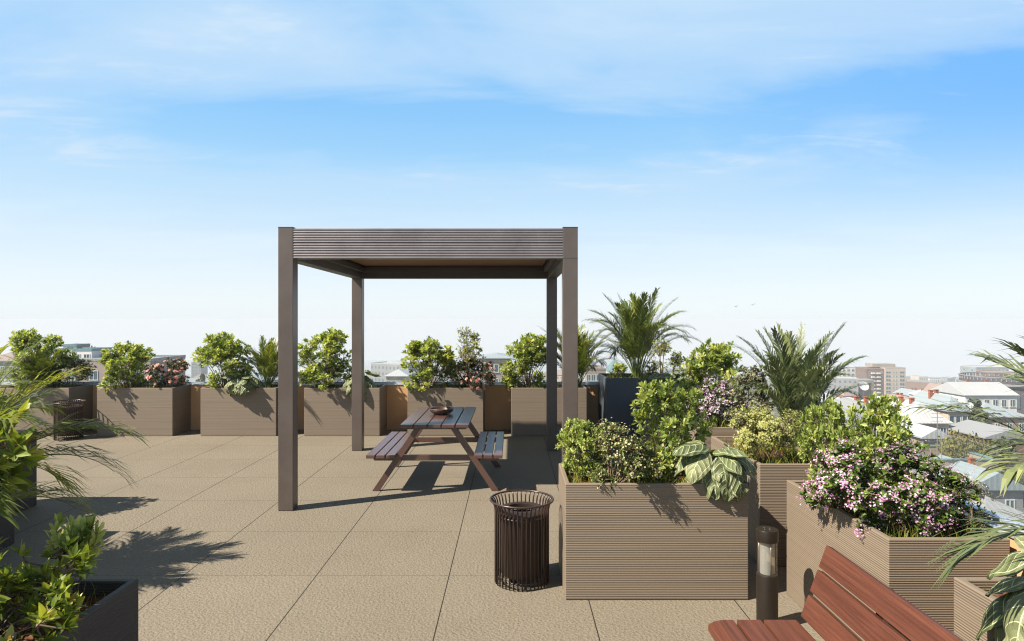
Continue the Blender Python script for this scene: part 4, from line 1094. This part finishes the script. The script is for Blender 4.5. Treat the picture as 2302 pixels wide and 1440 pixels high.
dish(1941, 868, 300, 2.2, 'big white dish at the foot of the grey slab block')
dish(160, 797, 111.5, 0.45, 'white satellite dish on the left rooftops above the wide beige house')
for u, v0, D, lab in ((2107, 925, 76, 'taller thin television mast rising from the flat annex'), (2117, 985, 77, 'shorter thin television mast rising from the flat annex')):
    zb_, zt_ = PZ(1032, D)-1.0, PZ(v0, D); root = thing('television_mast', lab, 'antenna', (PX(u, D), D, zb_))
    b = MB(); b.tube([(0,0,0),(0,0,zt_-zb_)], 0.045, 6); b.build('pole', POLE, root)
    b = MB()
    for q in range(3): b.box(-0.7, 0.7, -0.02, 0.02, zt_-zb_-0.25-0.45*q, zt_-zb_-0.21-0.45*q)
    b.build('aerial', POLE, root)

# trees of the city
TL = [m_leaf('city_tree_leaf', [(0,(0.03,0.05,0.018)),(0.5,(0.07,0.09,0.03)),(1,(0.13,0.14,0.05))], 0.6, 0.2, fine=False),
      m_leaf('city_olive_leaf', [(0,(0.06,0.065,0.012)),(0.5,(0.13,0.125,0.02)),(1,(0.22,0.20,0.035))], 0.6, 0.2, fine=False),
      m_leaf('city_poplar_leaf', [(0,(0.035,0.055,0.03)),(0.5,(0.07,0.09,0.045)),(1,(0.12,0.14,0.07))], 0.6, 0.2, fine=False)]
def city_tree(name, seed, leafm, H, Rr, poplar=False):
    r = random.Random(seed); root = thing(name, '', 'tree')
    b = MB(); P = [(0,0,-1),(0.1,0,H*.25),(0.0,0.1,H*.55),(0,0,H*.85)]; b.tube(P, [H*.028,H*.022,H*.014,H*.004], 7)
    for k in range(7):
        a = k*2.4; z0 = H*(0.25+0.08*k); e = Vector((math.cos(a)*Rr*.7, math.sin(a)*Rr*.7, z0+H*.14)); b.tube([(0,0,z0), e], [H*.01, H*.003], 5)
    b.build('trunk', M['bark'], root)
    c = MB(); lob = []
    for k in range(16):
        z = H*(0.18 + 0.78*r.random()) if poplar else H*(0.35+0.55*r.random())
        u = (z/H); wr = Rr*(math.sin(math.pi*min(1, u*0.85+0.12)) if poplar else math.sin(math.pi*min(1, (u-0.2)*1.1+0.1)))
        a = r.uniform(0, 6.28); rr = wr*0.65*math.sqrt(r.random()); lob.append((Vector((rr*math.cos(a), rr*math.sin(a), z)), Rr*(0.3 if poplar else 0.42)*r.uniform(.7,1.2)))
    for cc, cr_ in lob:
        tone = r.uniform(.15,.7)
        for _ in range(90):
            d = rdir(r); p = cc + d*cr_*(r.random()**0.4); n = (d + rdir(r)*0.8).normalized(); s = n.orthogonal().normalized()*r.uniform(.18,.34)*H/9; t = n.cross(s.normalized())*s.length*0.8
            c.add([p-s, p-t, p+s*1.1, p+t], [(0,1,2,3)], 0, min(1, max(0, tone+r.gauss(0,.15))))
    c.build('crown', leafm, root)
    return root
tA = city_tree('city_tree', 1, TL[0], 9, 3.6); tB = city_tree('olive_green_tree', 2, TL[1], 6.5, 3.6); tC = city_tree('poplar_tree', 3, TL[2], 17, 3.2, True)
def TR(p, u, vtop, D, H, label, sc=1.0, group=None):
    x = PX(u, D); s = (PZ(vtop, D) - gz(x, D)) / H
    o = place(p, (x, D, gz(x, D)), rnd.uniform(0,6), (sc*1.0, sc*1.0, max(0.5, s)), label, group); named.append((x, D, 3.5*sc)); return o
TR(tC, 2192, 893, 128, 17, 'tall dark poplar beside the narrow cream house', 1.25)
TR(tA, 2212, 935, 122, 9, 'dark round tree at the foot of the poplar', 1.0)
TR(tB, 2148, 985, 84, 6.5, 'olive yellow tree behind the flat annex, left one of two', 0.95)
TR(tB, 2188, 992, 83, 6.5, 'olive yellow tree behind the flat annex, right one of two', 0.85)
TR(tA, 2205, 1085, 66, 9, 'green tree between the low blue roof and the pink blossom', 0.85)
TR(tA, 2262, 985, 95, 9, 'dark tree behind the long palm fronds at the right', 1.1)
TR(tA, 2128, 882, 235, 9, 'round green tree among the white roofs below the small teal tower', 1.3)
TR(tA, 2284, 832, 340, 9, 'tree on the terrace of the brown building near the right edge', 1.2)
TR(tA, 213, 786, 128, 9, 'pale tree behind the rooftops left of the pergola', 0.9)
TR(tA, 545, 850, 170, 9, 'tree in the gap behind the back planters left of the pergola', 1.1)
TR(tC, 452, 838, 190, 17, 'slim tree in the gap right of the left rose bush', 0.8)
TR(tA, 2070, 975, 92, 9, 'dark tree in front of the large white roof', 0.9)

# the mass of roofs: a few house kinds, each copied as a thing
FW = [m_winwall('far_cream_facade', (0.50,0.42,0.34), (0.12,0.14,0.16)), m_winwall('far_white_facade', (0.62,0.60,0.57), (0.14,0.17,0.19)), m_winwall('far_brick_facade', (0.30,0.20,0.16), (0.13,0.16,0.18)), m_winwall('far_grey_facade', (0.36,0.37,0.38), (0.10,0.13,0.16))]
near_p = [house('town_house', '', 'house', 15, 11, 11, CW['cream'], RF['white'], 'hip', 2.2, 3, 4, 2, chim=3),
          house('town_house', '', 'house', 19, 10, 10, CW['white'], RF['blue'], 'gable', 2.2, 2, 5, 2, chim=2),
          house('town_house', '', 'house', 12, 12, 12, CW['pink'], RF['rust'], 'hip', 2.4, 3, 3, 3, chim=2),
          house('town_house', '', 'house', 22, 12, 12, CW['beige'], RF['grey'], 'flat', 0.5, 3, 6, 3, chim=2)]
near_l = ['cream town house with a white hipped roof in the roofscape', 'white town house with a blue grey gable roof in the roofscape', 'pinkish town house with a rusty hipped roof in the roofscape', 'beige flat roofed town house in the roofscape']
far_p = [house('far_house', '', 'house', 18, 12, 11, None, RF['white'], 'hip', 3.5, 0, chim=1, patt=FW[1]), house('far_house', '', 'house', 24, 12, 13, None, RF['blue'], 'gable', 3.0, 0, chim=1, patt=FW[0]),
         house('far_house', '', 'house', 20, 14, 16, None, RF['grey'], 'flat', 0.5, 0, patt=FW[2]), house('far_house', '', 'house', 30, 13, 18, None, RF['white'], 'flat', 0.5, 0, patt=FW[3]), house('far_house', '', 'house', 16, 12, 12, None, RF['rust'], 'hip', 3.5, 0, chim=1, patt=FW[0])]
far_l = ['far pale house with a white hipped roof in the haze', 'far cream house with a blue grey gable roof in the haze', 'far brick block with a grey flat roof in the haze', 'far grey slab with a white flat roof in the haze', 'far cream house with a rusty roof in the haze']
cr = random.Random(99); count = 0
def clear(x, y, r):
    return all((x-a)**2 + (y-b)**2 > (r+c)**2 for a, b, c in named)
def fill(D, u, far, s0, s1):
    y = D*cr.uniform(0.95, 1.05); x = PX(u, y)
    s = cr.uniform(s0, s1)
    if 1935 < u < 2050 and 215 < y < 480: return
    if not clear(x, y, 9.5*s): return
    i = cr.randrange(5 if far else 4)
    grp = ['white hipped far roofs','blue gabled far roofs','brick far blocks','grey far slabs','rusty far roofs'][i] if far else ['cream town houses','white town houses','pinkish town houses','beige town houses'][i]
    place((far_p if far else near_p)[i], (x, y, gz(x, y)), cr.choice([-.6,-.3,-.1,0.15,0.35,0.6]), (s, s, s*cr.uniform(0.85, 1.25)), (far_l if far else near_l)[i], grp)
    named.append((x, y, 9.0*s))
D = 128.0
while D < 1350:
    far = D > 330
    for k in range(15 if D < 500 else 9): fill(D, cr.uniform(1840, 2330), far, 0.45 if not far else 0.55, 0.68 if not far else 0.9)
    if D > 215:
        for k in range(8): fill(D, cr.uniform(-40, 1700), far, 0.7, 1.0)
    D *= 1.105
for D, n in ((140,5),(175,6),(220,7),(280,8),(360,9),(460,9),(600,9),(800,8)):
    for k in range(n):
        u = cr.uniform(1850, 2310) if k % 2 else cr.uniform(-20, 1600); y = D*cr.uniform(.93,1.07); x = PX(u, y)
        if not clear(x, y, 3): continue
        s = cr.uniform(0.8, 1.3)
        place(tA, (x, y, gz(x, y)), cr.uniform(0,6), (s*1.2, s*1.2, s), 'round green tree among the hazy town roofs', 'trees among the town roofs'); named.append((x, y, 3))

# gulls in the sky
GW = simple('gull_feathers', (0.20,0.20,0.22), 0.8)
def gull(u, v, D, span, label, rz, flap):
    x, z = PX(u, D), PZ(v, D); b = MB()
    # one skin: body rings along y, wings drawn out of the middle rings
    ys = [-0.20,-0.17,-0.11,-0.02,0.08,0.16,0.24]; rs = [0.008,0.022,0.028,0.042,0.038,0.022,0.03]; hs = [1,1,1,1,1,1,0.25]
    n = 8; V = []; F = []
    for y, r_, hh in zip(ys, rs, hs):
        for k in range(n): a = 2*math.pi*k/n; V.append((r_*math.cos(a), y, r_*hh*math.sin(a)))
    for i in range(len(ys)-1):
        for k in range(n):
            k2 = (k+1) % n
            if i == 3 and k in (0, 3, 7, 4): continue
            F.append((i*n+k, i*n+k2, (i+1)*n+k2, (i+1)*n+k))
    F.append(tuple(range(n-1,-1,-1))); F.append(tuple((len(ys)-1)*n+k for k in range(n)))
    for sg, ks in ((1, (7, 0, 1)), (-1, (3, 4, 5))):
        ring = [3*n+ks[0], 3*n+ks[1], 3*n+ks[2], 4*n+ks[2], 4*n+ks[1], 4*n+ks[0]]
        prev = ring
        for (sx, yy, zz, ch) in ((0.18,-0.03,0.10*flap,0.085),(0.34,-0.02,0.12*flap,0.07),(0.52,0.05,0.02*flap,0.012)):
            o = len(V)
            for q in range(6):
                f = (0, 0, 0, 1, 1, 1)[q]; tz = (-.006, 0, .006, .006, 0, -.006)[q]
                V.append((sg*sx, yy + (f-0.5)*ch, zz + tz))
            cur = [o+q for q in range(6)]
            for q in range(6):
                q2 = (q+1) % 6; F.append((prev[q], prev[q2], cur[q2], cur[q]))
            prev = cur
        F.append(tuple(prev))
    b.add(V, F); b.v = [(p[0]*span, p[1]*span, p[2]*span) for p in b.v]
    o = b.build('gull', GW, smooth=True, loc=(x, D, z)); o.rotation_euler = (0, R(-12), rz)
    tag(o, label, 'bird', 'gulls flying over the city')
gull(1655, 689, 95, 0.95, 'gliding gull second from the right, tilted', 0.5, 1.2)
gull(1693, 685, 95, 1.00, 'rightmost and largest of the gulls, wings bent', 0.2, 1.3)
gull(1630, 691, 150, 0.95, 'small gull just left of the tilted one', -0.4, 1.0)
gull(1615, 699, 190, 0.90, 'leftmost and faintest of the gulls', 0.3, 0.9)
gull(1662, 701, 190, 0.90, 'tiny gull lowest of the flock, under the tilted one', 0.8, 0.8)

# ------------------------------------------------------------------ air
HAZE = 0.0005
hb = MB(); hb.box(-1700, 1700, -1700, 1700, -196, 5.2)
hm = bpy.data.materials.new('city_air'); hm.use_nodes = True; ht = NT(hm)
for n in list(ht.n): ht.n.remove(n)
ho = ht.new('ShaderNodeOutputMaterial'); pv = ht.new('ShaderNodeVolumePrincipled')
pv.inputs['Color'].default_value = (0.66,0.70,0.76,1); pv.inputs['Density'].default_value = HAZE; pv.inputs['Anisotropy'].default_value = 0.0
ht.link(pv.outputs[0], ho.inputs['Volume'])
if HAZE: tag(hb.build('haze', hm), 'pale summer haze over the city', None, None, 'stuff')

# ------------------------------------------------------------------ light, sky, camera
EL, AZ = R(45.5), math.atan2(-0.91, -0.415)
sd = Vector((math.sin(AZ)*math.cos(EL), math.cos(AZ)*math.cos(EL), math.sin(EL)))
L = bpy.data.lights.new('sun', 'SUN'); L.energy = 5.0; L.angle = R(0.53); L.color = (1.0, 0.90, 0.76)
so = bpy.data.objects.new('sun', L); COL.objects.link(so); so.rotation_euler = (-sd).to_track_quat('-Z', 'Y').to_euler(); so.location = (-20,-10,30)
w = bpy.data.worlds.new('World'); scn.world = w; w.use_nodes = True
t = NT(w)
bgn = t.n['Background']
sky = t.new('ShaderNodeTexSky'); sky.sky_type = 'NISHITA'; sky.sun_disc = False; sky.sun_elevation = EL; sky.sun_rotation = AZ % (2*math.pi)
sky.altitude = 200; sky.air_density = 1.0; sky.dust_density = 0.6; sky.ozone_density = 1.5
tc = t.new('ShaderNodeTexCoord'); D_ = tc.outputs['Generated']
sp = t.new('ShaderNodeSeparateXYZ'); t.link(D_, sp.inputs[0]); zc = sp.outputs[2]
KX = 6.18
tint = t.mix(1.0, sky.outputs[0], (0.75, 1.1, 1.35), 'MULTIPLY')
# summer haze: whiter toward the horizon, a clean blue higher up
grad = t.ramp(zc, [(0.03, (0.90,0.945,0.98)), (0.118, (0.77,0.89,0.975)), (0.185, (0.56,0.79,0.975)), (0.25, (0.38,0.68,0.98)), (0.311, (0.285,0.61,0.99)), (0.45, (0.30,0.61,0.97))])
dx = sp.outputs[0]
deep = t.ramp(dx, [(0.25, (0,0,0)), (0.62, (0.85,0.85,0.85))])
deep = t.math('MULTIPLY', deep, t.ramp(zc, [(0.10, (0,0,0)), (0.28, (1,1,1))]))
grad = t.mix(deep, grad, (0.185, 0.50, 1.0))
grad = t.mix(1.0, grad, (KX, KX, KX), 'MULTIPLY')
skyc = t.mix(t.ramp(zc, [(0.45, (0.9,0.9,0.9)), (0.65, (0,0,0))]), tint, grad)
# thin cirrus drawn out sideways on the dome
q = t.math('DIVIDE', 1.0, t.math('MAXIMUM', t.math('ADD', zc, 0.12), 0.05))
vm = t.new('ShaderNodeVectorMath'); vm.operation = 'SCALE'; t.link(D_, vm.inputs[0]); t.link(q, vm.inputs['Scale'])
n1 = t.noise(t.mapping(vm.outputs[0], (0.72, 1.5, 0.0), (2.3, 0.15, 0), (0,0,R(-7))), 1.0, 7, 0.56, 0.5)
n2 = t.noise(t.mapping(vm.outputs[0], (1.2, 2.8, 0.0), (0.4, 1.1, 0), (0,0,R(-14))), 1.0, 8, 0.62, 0.8)
band = t.ramp(zc, [(0.14, (0.35,0.35,0.35)), (0.24, (0.1,0.1,0.1)), (0.29, (0,0,0)), (0.335, (0.75,0.75,0.75)), (0.38, (1,1,1)), (0.5, (0.8,0.8,0.8))])
cl = t.math('ADD', t.math('MULTIPLY', n1, 0.7), t.math('MULTIPLY', n2, 0.3))
cl = t.math('ADD', cl, t.math('MULTIPLY', t.math('SUBTRACT', band, t.math('MULTIPLY', deep, 0.6)), 0.17))
clf = t.ramp(cl, [(0.47, (0,0,0)), (0.60, (0.55,0.55,0.55)), (0.74, (0.9,0.9,0.9))])
clf = t.math('MULTIPLY', clf, t.ramp(zc, [(0.06, (0,0,0)), (0.20, (1,1,1))]))
skyc = t.mix(clf, skyc, (KX*0.57, KX*0.77, KX*0.98))
wisp = t.ramp(t.math('ADD', t.math('MULTIPLY', n2, 0.65), t.math('MULTIPLY', n1, 0.35)), [(0.56, (0,0,0)), (0.70, (0.65,0.65,0.65))])
wisp = t.math('MULTIPLY', wisp, t.ramp(zc, [(0.03, (0,0,0)), (0.10, (1,1,1))]))
skyc = t.mix(wisp, skyc, (KX*0.80, KX*0.89, KX*0.97))
# grey veil added to the unseen overhead sky, dimming the fill in shade
ze = t.ramp(zc, [(0.50, (0,0,0)), (0.75, (1,1,1))])
skyc = t.mix(t.math('MULTIPLY', ze, 0.85), skyc, (1.35, 1.4, 1.5))
t.link(skyc, bgn.inputs['Color']); bgn.inputs['Strength'].default_value = 0.068

cam = bpy.data.cameras.new('camera'); co = bpy.data.objects.new('camera', cam); COL.objects.link(co)
cam.sensor_width = 36; cam.lens = FPX/2302*36; cam.clip_start = 0.05; cam.clip_end = 8000
co.location = (0, 0, CAMZ); co.rotation_euler = (R(90), 0, 0); scn.camera = co
vs_ = scn.view_settings; vs_.view_transform = 'Standard'; vs_.look = 'None'; vs_.exposure = 1.25; vs_.gamma = 1.0; vs_.use_curve_mapping = False
cy = scn.cycles
cy.use_denoising = True; cy.denoising_prefilter = 'ACCURATE'
try: cy.denoiser = 'OPENIMAGEDENOISE'; cy.denoising_input_passes = 'RGB_ALBEDO_NORMAL'
except Exception: pass
cy.max_bounces = 8; cy.diffuse_bounces = 5; cy.glossy_bounces = 3; cy.transmission_bounces = 6; cy.transparent_max_bounces = 10; cy.volume_bounces = 1
cy.caustics_reflective = False; cy.caustics_refractive = False; cy.use_adaptive_sampling = True; cy.adaptive_threshold = 0.004; cy.pixel_filter_type = 'BLACKMAN_HARRIS'; cy.filter_width = 1.15; cy.sample_clamp_indirect = 4.0
